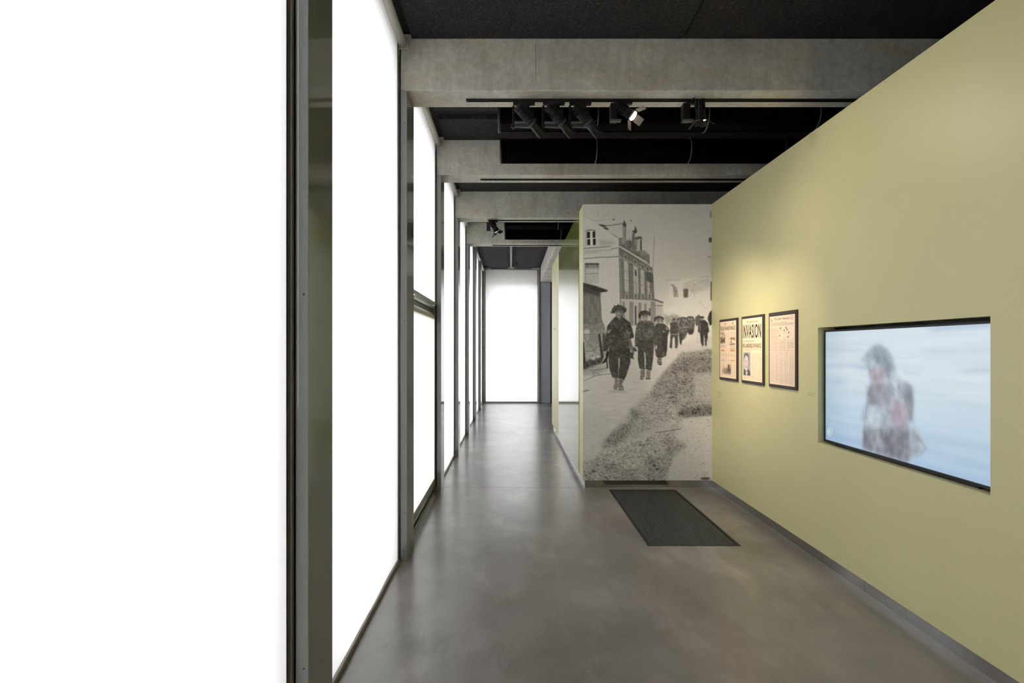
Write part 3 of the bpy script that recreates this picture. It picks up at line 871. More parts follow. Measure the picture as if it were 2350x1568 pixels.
    c.poly([(70, 850), (248, 920), (250, 960), (70, 920)], 0.3, c4, soft=3)
    c.poly([(70, 822), (180, 850), (326, 900), (318, 914), (248, 924), (150, 890), (70, 862)], 0.24, c4, soft=0.4, tex=n1 * 0.06)
    c.line([(70, 822), (200, 852), (322, 898)], 1.0, 0.6, c4, soft=0.4)
    c.poly([(70, 1225), (190, 1240), (270, 1205), (300, 1270), (300, 1350), (70, 1350)], 0.56, c4, soft=0.8, tex=n1 * 0.07)
    c.line([(70, 1225), (190, 1240), (268, 1212)], 0.9, 0.4, c4, soft=0.4)
    # ground: light road
    c.poly([(-20, 352), (40, 348), (145, 318), (235, 318), (310, 300), (310, 700), (-20, 700)], 0.845, None, soft=4, tex=nh * 0.022 + n3 * 0.01)
    c.poly([(70, 400), (760, 300), (700, 620), (80, 1250)], 0.83, c5, soft=8, tex=nh * 0.03)
    c.poly([(60, 1400), (60, 700), (420, 720), (300, 1000), (120, 1250)], 0.80, c5, soft=6, tex=nh * 0.025 + n3 * 0.02)
    # hedge and tangle at the left edge
    c.poly([(70, 1350), (300, 1300), (330, 1560), (70, 1560)], 0.66, c4, soft=2, tex=n1 * 0.1)
    c.poly([(60, 880), (300, 860), (330, 1000), (60, 1060)], 0.70, S, soft=2, tex=n1 * 0.12)
    c.poly([(50, 1050), (150, 990), (350, 950), (400, 1040), (250, 1090), (130, 1150), (50, 1175)], 0.32, S, soft=2, tex=n1 * 0.15)
    c.poly([(50, 1170), (250, 1100), (400, 1080), (460, 1140), (300, 1230), (50, 1250)], 0.68, S, soft=4, tex=n1 * 0.07)
    for x_, y_, r_ in ((210, 975, 34), (290, 945, 30), (110, 560, 50)):
        c.ell(x_, y_, r_, r_ * 0.8, 0.84, S, soft=1.4)
    c.rect(150, 610, 280, 720, 0.58, S, soft=1.5)
    c.poly([(285, 598), (322, 590), (380, 975), (338, 980)], 0.25, S, soft=0.4)
    c.poly([(355, 585), (400, 580), (400, 860), (365, 860)], 0.35, S, soft=0.5, tex=n1 * 0.1)
    c.poly([(50, 720), (66, 720), (95, 1060), (50, 1060)], 0.2, S, soft=0.6)
    for a in (((60, 608), (200, 595), (385, 572)), ((60, 640), (130, 730), (260, 870), (340, 950)), ((305, 650), (250, 800), (190, 960)),
              ((60, 850), (180, 872), (240, 840), (310, 760)), ((140, 1160), (280, 1155), (430, 1130)), ((210, 1165), (225, 1260), (60, 1330)),
              ((225, 1255), (320, 1235), (490, 1215)), ((260, 1200), (330, 1245))):
        c.line(a, 0.9, 0.36, S, soft=0.3)
    c.poly([(55, 1485), (140, 1470), (150, 1480), (55, 1500)], 0.4, S, soft=0.4)
    # rough verge
    def rough(pts, v, amp, soft, f=c5):
        q = nf * 0.70 + n1 * 0.38 + n2 * 0.32 + n3 * 0.45
        t = np.where(q > 0.05, -(q - 0.05) * amp * 2.1, -(q - 0.05) * amp * 0.7)
        c.poly(pts, v + 0.05, f, soft=soft, tex=np.clip(t, -0.42, 0.12))
    rough([(1380, 90), (1060, 130), (900, 300), (780, 460), (790, 560), (1000, 600), (1380, 640)], 0.60, 0.13, 3)
    rough([(1380, 190), (1150, 160), (1010, 230), (900, 380), (1040, 440), (1180, 330), (1380, 320)], 0.47, 0.14, 5)
    rough([(900, 330), (1180, 350), (1180, 560), (1040, 640), (900, 560), (790, 500)], 0.54, 0.16, 6)
    c.poly([(1200, 345), (1380, 335), (1380, 620), (1190, 610)], 0.70, c5, soft=3, tex=nf * 0.08)
    rough([(780, 480), (1180, 600), (1380, 640), (1380, 765), (1100, 780), (1020, 800), (680, 660)], 0.55, 0.17, 5)
    rough([(1040, 690), (1380, 660), (1380, 755), (1080, 785)], 0.42, 0.15, 2)
    rough([(700, 560), (560, 700), (380, 950), (270, 1080), (300, 1100), (520, 1020), (760, 920), (1040, 800), (1000, 640)], 0.66, 0.13, 7)
    rough([(430, 880), (600, 820), (520, 960), (380, 1080), (270, 1090), (300, 1000)], 0.52, 0.15, 6)
    rough([(560, 690), (640, 720), (620, 800), (560, 790)], 0.5, 0.12, 3)
    rough([(300, 1100), (900, 900), (1080, 800), (1000, 980), (1120, 1050), (960, 1200), (900, 1420), (60, 1420), (80, 1270), (160, 1180)], 0.70, 0.14, 6)
    rough([(60, 1240), (300, 1180), (450, 1280), (620, 1310), (620, 1420), (60, 1420)], 0.62, 0.17, 6)
    rough([(720, 1200), (980, 1150), (940, 1300), (860, 1420), (700, 1420)], 0.6, 0.17, 6)
    rough([(920, 960), (1130, 1060), (960, 1160), (880, 1080)], 0.6, 0.14, 6)
    c.poly([(1080, 800), (1380, 765), (1380, 1420), (930, 1420), (980, 1200), (1130, 1060), (1010, 990)], 0.82, c5, soft=5, tex=n3 * 0.03 + nh * 0.01)
    c.line([(800, 930), (920, 915), (1060, 890)], 1.6, 0.42, c5, soft=0.6); c.line([(480, 1305), (630, 1300)], 1.8, 0.42, c5, soft=0.8)
    rr = random.Random(4)
    for _ in range(260):
        x_, y_ = rr.uniform(100, 1350), rr.uniform(500, 1400)
        if y_ < 1400 - 0.9 * x_ + 150 and x_ < 700: continue
        c.ell(x_, y_, rr.uniform(2, 8), rr.uniform(2, 5), rr.choice((0.3, 0.42, 0.9, 0.5)), c5, soft=0.5, alpha=0.7)
    for x_, y_, a, b_ in ((180, 1318, 16, 14), (110, 1362, 12, 9), (790, 1260, 18, 14), (820, 1295, 20, 10), (1300, 1390, 50, 14), (650, 1055, 12, 9), (1060, 740, 30, 14), (800, 1120, 16, 6)):
        c.ell(x_, y_, a, b_, 0.27, c5, soft=0.8, alpha=0.85)
    # bushes and the marching column
    c.poly([(360, 240), (420, 300), (540, 260), (650, 300), (660, 420), (380, 470)], 0.66, K, soft=3, tex=n1 * 0.1)
    d1 = n1 * 0.07 + n3 * 0.03
    c.poly([(590, 340), (690, 312), (780, 325), (830, 300), (910, 305), (950, 380), (925, 600), (860, 640), (800, 610), (770, 700), (740, 740), (690, 760), (680, 840), (655, 800), (640, 640), (610, 520)], 0.40, K, soft=0.8, tex=d1 * 1.8)
    for x_, y_ in ((640, 360), (730, 335), (830, 325), (885, 325), (770, 350)):
        c.ell(x_, y_, 34, 20, 0.33, K, soft=0.6); c.ell(x_ + 2, y_ + 30, 18, 24, 0.62, K, soft=0.7)
    for a in (((590, 400), (650, 500)), ((620, 520), (830, 510)), ((700, 420), (760, 520)), ((790, 400), (840, 480))):
        c.line(a, 1.2, 0.66, K, soft=0.5)
    c.poly([(640, 640), (730, 620), (700, 760), (690, 840), (665, 830)], 0.26, K, soft=0.5)
    c.poly([(810, 560), (920, 540), (905, 640), (830, 650)], 0.24, K, soft=0.8)
    c.poly([(480, 430), (540, 400), (600, 410), (640, 520), (625, 640), (625, 840), (605, 910), (572, 905), (560, 720), (545, 680), (520, 740), (510, 915), (465, 890), (480, 700), (470, 560)], 0.31, K, soft=0.4, tex=d1)
    c.ell(548, 368, 30, 34, 0.3, K, soft=0.4); c.ell(546, 392, 20, 22, 0.5, K, soft=0.5)
    c.line([(440, 645), (620, 640)], 1.3, 0.72, K, soft=0.3)
    c.poly([(950, 320), (1020, 268), (1060, 310), (1040, 400), (980, 500), (950, 440)], 0.38, K, soft=0.5, tex=d1)
    c.poly([(1185, 340), (1215, 240), (1255, 190), (1290, 180), (1290, 440), (1225, 480)], 0.2, K, soft=0.5)
    c.poly([(1010, 430), (1050, 375), (1130, 370), (1190, 430), (1214, 590), (1185, 620), (1185, 720), (1165, 790), (1165, 860), (1138, 860), (1130, 720), (1112, 650), (1112, 850), (1085, 875), (1055, 790), (1040, 620), (1000, 595)], 0.24, K, soft=0.4, tex=d1)
    c.ell(1078, 355, 26, 32, 0.52, K, soft=0.4); c.poly([(1035, 330), (1060, 300), (1105, 302), (1128, 325), (1100, 335)], 0.2, K, soft=0.3)
    c.poly([(1020, 430), (1045, 400), (1060, 560), (1030, 600)], 0.42, K, soft=0.6)
    c.line([(1000, 620), (990, 760)], 0.7, 0.6, K, soft=0.3)
    # third soldier
    c.poly([(160, 520), (225, 435), (340, 430), (430, 500), (470, 580), (430, 660), (415, 940), (400, 1050), (330, 1085), (250, 1090), (205, 1055), (180, 880), (160, 720)], 0.29, K, soft=0.4, tex=d1 * 1.2)
    c.poly([(330, 620), (430, 600), (415, 940), (380, 1050), (340, 900)], 0.22, K, soft=0.6, tex=d1)
    c.ell(322, 375, 32, 46, 0.5, K, soft=0.4); c.ell(250, 380, 40, 56, 0.56, K, soft=0.4)
    c.ell(250, 368, 30, 8, 0.36, K, soft=0.5); c.ell(252, 410, 18, 6, 0.4, K, soft=0.4)
    c.poly([(172, 400), (180, 320), (240, 292), (330, 308), (368, 350), (340, 366), (285, 338), (220, 348), (196, 398)], 0.28, K, soft=0.4, tex=d1)
    c.line([(260, 300), (282, 270)], 0.8, 0.4, K); c.line([(330, 580), (385, 600)], 1.6, 0.7, K, soft=0.4)
    c.line([(190, 520), (290, 640)], 1.4, 0.42, K, soft=0.5); c.line([(200, 700), (330, 660)], 1.6, 0.42, K, soft=0.6)
    c.ell(412, 535, 14, 24, 0.75, K, soft=0.4); c.ell(208, 885, 26, 42, 0.68, K, soft=0.5)
    c.poly([(235, 1085), (310, 1080), (320, 1200), (290, 1225), (262, 1210), (228, 1190)], 0.45, K, soft=0.5, tex=d1)
    c.ell(285, 1212, 34, 14, 0.2, K, soft=0.4); c.ell(350, 1010, 16, 40, 0.42, K, soft=0.6)
    # second soldier
    dk = n1 * 0.09 + n3 * 0.05 + n2 * 0.03
    c.poly([(965, 385), (900, 430), (872, 560), (862, 700), (865, 800), (920, 815), (930, 700), (1165, 700), (1172, 820), (1200, 700), (1185, 500), (1150, 420), (1095, 385)], 0.33, S, soft=0.35, tex=dk)
    c.poly([(915, 690), (1160, 690), (1158, 900), (1125, 1165), (1030, 1145), (1038, 1010), (1015, 880), (1022, 1150), (935, 1135), (910, 990)], 0.285, S, soft=0.35, tex=dk)
    c.poly([(1006, 880), (1026, 880), (1032, 1000), (1012, 1140), (1018, 1000)], 0.8, S, soft=0.4)
    c.poly([(900, 570), (980, 560), (985, 670), (905, 670)], 0.38, S, soft=0.7, tex=dk); c.poly([(1060, 520), (1160, 520), (1160, 640), (1060, 650)], 0.40, S, soft=0.7, tex=dk)
    c.line([(940, 430), (1000, 560)], 1.4, 0.46, S, soft=0.5); c.line([(1100, 420), (1040, 520)], 1.6, 0.22, S, soft=0.5)
    c.line([(885, 545), (950, 515)], 2.2, 0.58, S, soft=0.5); c.line([(1090, 550), (1160, 580)], 2.2, 0.58, S, soft=0.5)
    c.line([(915, 700), (1150, 740)], 1.6, 0.22, S, soft=0.5); c.ell(1030, 610, 40, 30, 0.42, S, soft=0.8); c.ell(1110, 720, 44, 24, 0.24, S, soft=0.8)
    c.ell(885, 810, 26, 22, 0.72, S, soft=0.4); c.poly([(835, 790), (885, 840), (905, 865), (850, 860)], 0.15, S, soft=0.4)
    c.ell(1022, 328, 46, 60, 0.60, S, soft=0.4)
    c.poly([(972, 285), (1074, 285), (1070, 306), (978, 308)], 0.38, S, soft=0.6); c.ell(1000, 320, 12, 5, 0.38, S, soft=0.3); c.ell(1046, 318, 14, 6, 0.38, S, soft=0.3); c.ell(1022, 356, 24, 6, 0.85, S, soft=0.3); c.ell(1022, 338, 8, 12, 0.6, S, soft=0.3)
    c.poly([(976, 388), (1062, 384), (1040, 420), (1000, 420)], 0.45, S, soft=0.5)
    c.poly([(922, 345), (922, 280), (960, 238), (1020, 222), (1080, 245), (1114, 272), (1096, 325), (1078, 292), (1020, 275), (972, 300), (950, 352)], 0.25, S, soft=0.35, tex=dk)
    c.line([(935, 290), (1020, 255), (1100, 280)], 1.2, 0.45, S, soft=0.4)
    c.poly([(955, 1150), (1022, 1150), (1020, 1260), (985, 1305), (945, 1295)], 0.50, S, soft=0.4, tex=dk); c.poly([(1045, 1160), (1108, 1160), (1105, 1285), (1100, 1298), (1032, 1298), (1045, 1240)], 0.50, S, soft=0.4, tex=dk)
    c.line([(945, 1303), (1000, 1306)], 1.3, 0.2, S); c.line([(1030, 1298), (1106, 1296)], 1.5, 0.15, S)
    # first soldier
    c.poly([(545, 330), (690, 335), (790, 415), (805, 560), (795, 850), (455, 860), (470, 640), (425, 600), (440, 470), (485, 400)], 0.29, S, soft=0.35, tex=dk)
    c.poly([(490, 400), (432, 470), (408, 620), (378, 780), (372, 865), (440, 860), (475, 720), (500, 560)], 0.27, S, soft=0.35, tex=dk)
    c.poly([(780, 405), (820, 500), (850, 630), (842, 655), (790, 665), (760, 560)], 0.25, S, soft=0.35, tex=dk)
    c.poly([(455, 820), (625, 850), (612, 1000), (604, 1290), (512, 1275), (470, 1150), (452, 1040)], 0.275, S, soft=0.35, tex=dk)
    c.poly([(600, 850), (795, 820), (792, 1050), (735, 1230), (700, 1312), (606, 1285), (628, 1000)], 0.265, S, soft=0.35, tex=dk)
    c.poly([(606, 980), (622, 980), (626, 1080), (612, 1150)], 0.78, S, soft=0.35)
    c.poly([(450, 620), (500, 600), (592, 600), (540, 735), (490, 745), (450, 720)], 0.34, S, soft=0.5, tex=dk); c.line([(595, 600), (560, 710), (500, 745)], 1.2, 0.16, S, soft=0.3)
    c.poly([(690, 560), (790, 600), (780, 690), (740, 740), (680, 720)], 0.36, S, soft=0.5, tex=dk)
    c.poly([(750, 640), (795, 660), (858, 880), (820, 896)], 0.46, S, soft=0.35, tex=nv * 0.05)
    c.line([(765, 750), (815, 890)], 1.2, 0.72, S, soft=0.3); c.poly([(790, 880), (850, 890), (835, 960), (862, 990), (795, 975)], 0.26, S, soft=0.4)
    c.poly([(730, 540), (800, 575), (795, 615), (725, 580)], 0.52, S, soft=0.5, tex=dk); c.line([(545, 420), (590, 520)], 2.2, 0.5, S, soft=0.4)
    c.line([(690, 560), (735, 650)], 1.6, 0.55, S, soft=0.4); c.line([(560, 545), (660, 550)], 1.2, 0.5, S, soft=0.4); c.line([(655, 500), (675, 488)], 1.6, 0.72, S, soft=0.3)
    c.line([(620, 540), (600, 620), (600, 640)], 1.0, 0.5, S, soft=0.4); c.poly([(520, 480), (620, 500), (640, 640), (540, 600)], 0.23, S, soft=1.5)
    c.line([(428, 562), (495, 528)], 3.2, 0.74, S, soft=0.4); c.line([(440, 582), (475, 565)], 1.4, 0.9, S, soft=0.3); c.line([(440, 590), (480, 610)], 2.0, 0.15, S, soft=0.4)
    c.line([(455, 660), (640, 690), (790, 650)], 1.6, 0.2, S, soft=0.5); c.line([(460, 850), (610, 880)], 1.4, 0.2, S, soft=0.5)
    for a in (((480, 900), (600, 940)), ((640, 1060), (780, 1000)), ((620, 1190), (730, 1130)), ((500, 1160), (600, 1200)), ((640, 900), (780, 930)), ((520, 730), (500, 800))):
        c.line(a, 1.6, 0.205, S, soft=0.8); c.line([(p[0] + 6, p[1] + 22) for p in a], 1.4, 0.36, S, soft=0.8)
    c.poly([(378, 870), (440, 848), (460, 870), (440, 920), (395, 925)], 0.68, S, soft=0.4, tex=dk)
    c.poly([(430, 850), (460, 880), (440, 980), (400, 1040), (350, 1055), (400, 960)], 0.14, S, soft=0.35); c.line([(358, 1030), (412, 945)], 1.3, 0.9, S, soft=0.25)
    c.poly([(408, 960), (430, 960), (446, 1130), (428, 1135)], 0.16, S, soft=0.3)
    c.poly([(560, 320), (670, 300), (690, 350), (620, 420), (560, 370)], 0.26, S, soft=0.5, tex=dk); c.poly([(580, 330), (650, 340), (620, 380)], 0.5, S, soft=0.5)
    c.ell(612, 262, 52, 80, 0.56, S, soft=0.4)
    c.poly([(655, 200), (690, 240), (675, 300), (645, 330)], 0.42, S, soft=0.6)
    c.poly([(555, 205), (672, 205), (670, 240), (560, 242)], 0.36, S, soft=0.6); c.ell(584, 250, 14, 7, 0.36, S, soft=0.4); c.ell(636, 250, 14, 7, 0.36, S, soft=0.4); c.ell(606, 275, 9, 20, 0.74, S, soft=0.3); c.ell(606, 306, 22, 6, 0.4, S, soft=0.3); c.ell(606, 322, 14, 6, 0.75, S, soft=0.3)
    c.poly([(485, 268), (512, 245), (502, 205), (545, 155), (610, 140), (690, 158), (735, 198), (728, 245), (690, 268), (678, 220), (620, 205), (566, 215), (552, 268)], 0.23, S, soft=0.35, tex=dk * 1.3)
    c.line([(515, 210), (570, 180), (690, 175), (725, 205)], 1.4, 0.5, S, soft=0.4); c.line([(600, 145), (605, 122)], 1.3, 0.2, S); c.line([(545, 160), (535, 140)], 1.2, 0.25, S); c.line([(500, 230), (482, 268)], 1.4, 0.22, S)
    for (x0_, y0_, x1_, y1_, v_) in ((500, 430, 470, 560, 0.36), (560, 470, 640, 480, 0.38), (700, 420, 760, 520, 0.36), (640, 700, 770, 760, 0.34), (480, 760, 600, 800, 0.34), (500, 960, 560, 1120, 0.35), (690, 920, 740, 1040, 0.34), (660, 1120, 700, 1220, 0.35), (540, 1180, 580, 1260, 0.35)):
        c.line([(x0_, y0_), (x1_, y1_)], 2.0, v_, S, soft=1.2, alpha=0.8); c.line([(x0_ + 22, y0_ + 6), (x1_ + 22, y1_ + 6)], 1.6, 0.18, S, soft=1.0, alpha=0.7)
    for (x0_, y0_, x1_, y1_, v_) in ((940, 480, 960, 640, 0.4), (1000, 480, 1060, 500, 0.4), (1120, 480, 1140, 620, 0.38), (950, 880, 970, 1060, 0.36), (1080, 840, 1100, 1060, 0.36), (1010, 740, 1110, 760, 0.36)):
        c.line([(x0_, y0_), (x1_, y1_)], 2.0, v_, S, soft=1.2, alpha=0.8); c.line([(x0_ + 22, y0_ + 6), (x1_ + 22, y1_ + 6)], 1.6, 0.2, S, soft=1.0, alpha=0.7)
    c.poly([(545, 1285), (606, 1290), (600, 1420), (580, 1465), (540, 1460), (520, 1430), (550, 1370)], 0.52, S, soft=0.4, tex=dk * 1.4)
    c.poly([(612, 1295), (700, 1310), (665, 1370), (690, 1440), (690, 1468), (606, 1470), (605, 1400)], 0.52, S, soft=0.4, tex=dk * 1.4)
    c.line([(606, 1470), (690, 1468)], 1.8, 0.14, S, soft=0.2); c.line([(540, 1463), (590, 1462)], 1.2, 0.3, S, soft=0.3)
    c.poly([(420, 1480), (680, 1470), (760, 1500), (480, 1520)], 0.72, S, soft=2)
    # photographic grain and warm toning in the middle tones
    c.a = 0.05 + 1.03 * c.a
    c.a += (n3 * 0.012)[..., None]
    w = 0.6
    c.a *= np.array([1 + 0.006 * w, 1 - 0.012 * w, 1 - 0.024 * w])
    return c
cm = paint_mural()
root = thing('photo_mural', (MX, MY, WBOT), 'large black and white photo mural of marching soldiers beside a brick house', 'mural')
MB().box(MX, WX, MY - 0.003, MY, WBOT - 0.002, WTOP).build('backing_sheet', 'bracket', root)
print_mesh('print', 'print', (MX + 0.001, MY - 0.0045, WTOP), (WX - MX - 0.001, 0, 0), (0, 0, WBOT - WTOP), cm.grid(354, 761), root)

# ------------------------------------------------------------------ television in its niche
SX, SY0, SY1, SZ0, SZ1 = 2.345, 2.652, 4.084, 0.922, 1.722
def paint_screen():
    c = Canvas(400, 223.5, 2.0, 11)
    def T(x, y):                                    # enlarged-view pixels -> position on the screen
        px, py = 1860 + x / 3.5636, 710 + y / 3.5636
        Y = SX * FPX / (px - VPX)
        Z = H + (VPY - py) * Y / FPX
        return ((SY1 - Y) / (SY1 - SY0) * 400, (SZ1 - Z) / (SZ1 - SZ0) * 223.5)
    u, v = c.xx / 400, c.yy / 223.5
    top = np.array((0.85, 0.905, 0.94)); mid = np.array((0.85, 0.905, 0.935)); bot = np.array((0.68, 0.79, 0.89))
    k = np.clip((v - 0.35) / 0.65, 0, 1)[..., None]
    c.a[:] = mid * (1 - k) + bot * k
    k2 = np.clip(1 - v / 0.3, 0, 1)[..., None]
    c.a = c.a * (1 - k2) + top * k2
    left = np.clip(1 - u / 0.2, 0, 1)[..., None] * 0.06
    c.a -= left * np.array((1.3, 1.0, 0.8))
    st = c.noise(120, 7, 3, 0.6); st2 = c.noise(60, 2.5, 2)
    c.a += (st * 0.022 + st2 * 0.006)[..., None] * np.array((1.25, 1.0, 0.8))
    for pts, a in (([(110, 325), (420, 330), (420, 345), (110, 345)], 0.5), ([(110, 455), (300, 450), (470, 465), (440, 495), (300, 480), (110, 478)], 0.45), ([(360, 478), (470, 462), (700, 470), (690, 492), (420, 495)], 0.5),
                   ([(110, 575), (220, 590), (320, 596), (220, 612), (110, 592)], 0.6), ([(740, 505), (900, 520), (880, 535), (760, 525)], 0.45), ([(1200, 500), (1400, 484), (1470, 490), (1470, 515), (1260, 520)], 0.5),
                   ([(850, 335), (1470, 325), (1470, 355), (1000, 360)], 0.35), ([(900, 150), (1470, 110), (1470, 150), (1000, 190)], 0.5), ([(110, 1020), (400, 1060), (420, 1120), (110, 1045)], 0.5), ([(800, 1250), (1470, 1390), (1470, 1450), (850, 1300)], 0.35)):
        c.poly(pts, (0.62, 0.72, 0.84), T, soft=3.0, alpha=a)
    dn = c.noise(9, 18, 3, 0.55) * 0.08 + c.noise(20, 12, 2) * 0.05
    # figure, smeared softly as on the screen
    for pts, col, soft, a in (
        ([(400, 420), (470, 330), (540, 290), (630, 330), (680, 440), (700, 560), (760, 590), (830, 640), (840, 740), (830, 920), (880, 1000), (930, 1130), (900, 1180), (820, 1240), (780, 1250), (420, 1140), (430, 900), (400, 900), (450, 760), (480, 620), (470, 520), (440, 440)], (0.68, 0.73, 0.77), 4.0, 0.8),
        ([(440, 380), (500, 320), (560, 300), (620, 340), (660, 430), (600, 440), (520, 400), (450, 430)], (0.60, 0.66, 0.71), 4.0, 0.75),
        ([(520, 380), (600, 370), (640, 430), (680, 470), (640, 590), (600, 470), (530, 450)], (0.46, 0.51, 0.57), 3.0, 0.7),
        ([(480, 500), (540, 470), (600, 500), (615, 580), (580, 660), (520, 650), (490, 580)], (0.70, 0.66, 0.70), 3.0, 0.85),
        ([(475, 505), (495, 495), (495, 525), (480, 525)], (0.48, 0.46, 0.53), 1.6, 0.7),
        ([(450, 690), (490, 620), (640, 600), (690, 680), (640, 800), (540, 800), (460, 760)], (0.55, 0.55, 0.60), 4.0, 0.75),
        ([(690, 620), (760, 600), (830, 640), (835, 720), (820, 920), (780, 900), (740, 720)], (0.56, 0.60, 0.65), 3.0, 0.75),
        ([(735, 660), (770, 640), (830, 690), (800, 760), (770, 740)], (0.46, 0.50, 0.55), 2.5, 0.6),
        ([(620, 830), (680, 750), (750, 750), (790, 860), (770, 1000), (690, 970), (630, 900)], (0.66, 0.58, 0.64), 6.0, 0.7),
        ([(460, 800), (560, 790), (640, 860), (640, 960), (540, 980), (450, 930)], (0.73, 0.78, 0.83), 4.0, 0.75),
        ([(430, 960), (540, 980), (700, 960), (800, 1000), (880, 1060), (860, 1170), (780, 1250), (420, 1140)], (0.50, 0.51, 0.55), 4.0, 0.8),
        ([(440, 1020), (500, 1000), (500, 1150), (430, 1140)], (0.42, 0.42, 0.47), 3.0, 0.6),
        ([(580, 1020), (660, 1000), (760, 1060), (740, 1220), (600, 1180)], (0.44, 0.43, 0.47), 4.0, 0.6),
        ([(800, 1000), (880, 1040), (880, 1120), (820, 1180)], (0.66, 0.72, 0.78), 4.0, 0.7),
        ([(480, 1020), (560, 990), (580, 1120), (520, 1150)], (0.62, 0.64, 0.67), 3.0, 0.6)):
        c.poly(pts, col, T, soft=soft, alpha=a, tex=dn)
    for a in (((440, 640), (480, 640), (440, 900), (430, 1130)), ((600, 470), (640, 600)), ((820, 660), (830, 920)), ((860, 1030), (940, 1140), (890, 1190)), ((735, 670), (790, 780)), ((455, 780), (450, 900)), ((640, 600), (740, 720))):
        c.line(a, 1.6, (0.40, 0.42, 0.47), T, soft=1.0, alpha=0.55)
    sub = c.blur(c.a, 1.6)
    sub = 0.45 * sub + 0.25 * c.a + 0.3 * (np.roll(sub, 5, 1) * 0.5 + np.roll(sub, (-7, -4), (0, 1)) * 0.5)
    c.a[8:-8, 8:-8] = sub[8:-8, 8:-8]
    # round station mark in the corner
    c.ell(153, 1003, 22, 38, (0.80, 0.86, 0.91), T, soft=0.4)
    c.ell(151, 1003, 17, 30, (0.66, 0.74, 0.83), T, soft=0.4)
    c.ell(147, 1003, 12, 26, (0.84, 0.90, 0.94), T, soft=0.4)
    c.line([(144, 985), (144, 1022)], 1.0, (0.62, 0.70, 0.80), T, soft=0.3); c.line([(144, 985), (153, 1003), (144, 1022)], 0.8, (0.62, 0.70, 0.80), T, soft=0.3)
    return c
cs = paint_screen()
root = thing('television', (SX, (SY0 + SY1) / 2, SZ0), 'wide flat television recessed in the yellow wall showing a blurred figure', 'television')
MB().box(SX + 0.006, SX + 0.06, SY0 - 0.012, SY1 + 0.012, SZ0 - 0.014, SZ1 + 0.012).build('body', 'black', root)
bz = MB()
bz.box(SX - 0.003, SX + 0.006, SY0 - 0.012, SY0, SZ0 - 0.014, SZ1 + 0.012).box(SX - 0.003, SX + 0.006, SY1, SY1 + 0.012, SZ0 - 0.014, SZ1 + 0.012)
bz.box(SX - 0.003, SX + 0.006, SY0, SY1, SZ0 - 0.014, SZ0).box(SX - 0.003, SX + 0.006, SY0, SY1, SZ1, SZ1 + 0.012)
bz.build('bezel', 'black', root)
print_mesh('screen', 'screen', (SX + 0.004, SY1, SZ1), (0, SY0 - SY1, 0), (0, 0, SZ0 - SZ1), cs.grid(400, 224), root)
MB().box(SX + 0.06, WX + 0.127, 3.1, 3.6, 1.2, 1.45).build('wall_mount', 'darkgrey', root)
MB().box(SX + 0.012, SX + 0.05, SY0 + 0.1, SY1 - 0.1, hz0 - 0.001, SZ0 - 0.013).build('support_ledge', 'black', root)

# ------------------------------------------------------------------ framed newspapers
def text(body, y_left, y_right, z0, z1, mat, parent, name, x, bold=0.0):
    cu = bpy.data.curves.new(name, 'FONT')
    cu.body = body; cu.size = 1.0; cu.space_character = 1.12; cu.offset = bold; cu.resolution_u = 3; cu.fill_mode = 'FRONT'
    tmp = bpy.data.objects.new(name, cu)
    C.objects.link(tmp)
    bpy.context.view_layer.update()
    me = bpy.data.meshes.new_from_object(tmp)
    bpy.data.objects.remove(tmp)
    co = np.zeros(len(me.vertices) * 3); me.vertices.foreach_get('co', co); co = co.reshape(-1, 3)
    mn, mx = co.min(0), co.max(0)
    off = wloc(parent)
    u = (co[:, 0] - mn[0]) / (mx[0] - mn[0]); v = (co[:, 1] - mn[1]) / (mx[1] - mn[1])
    out = np.stack([np.full(len(u), x) - off.x, y_left + (y_right - y_left) * u - off.y, z0 + (z1 - z0) * v - off.z], 1)
    me.vertices.foreach_set('co', out.ravel())
    me.materials.clear(); me.materials.append(M[mat]); me.update()
    o = bpy.data.objects.new(name, me)
    C.objects.link(o); o.parent = parent
    return o

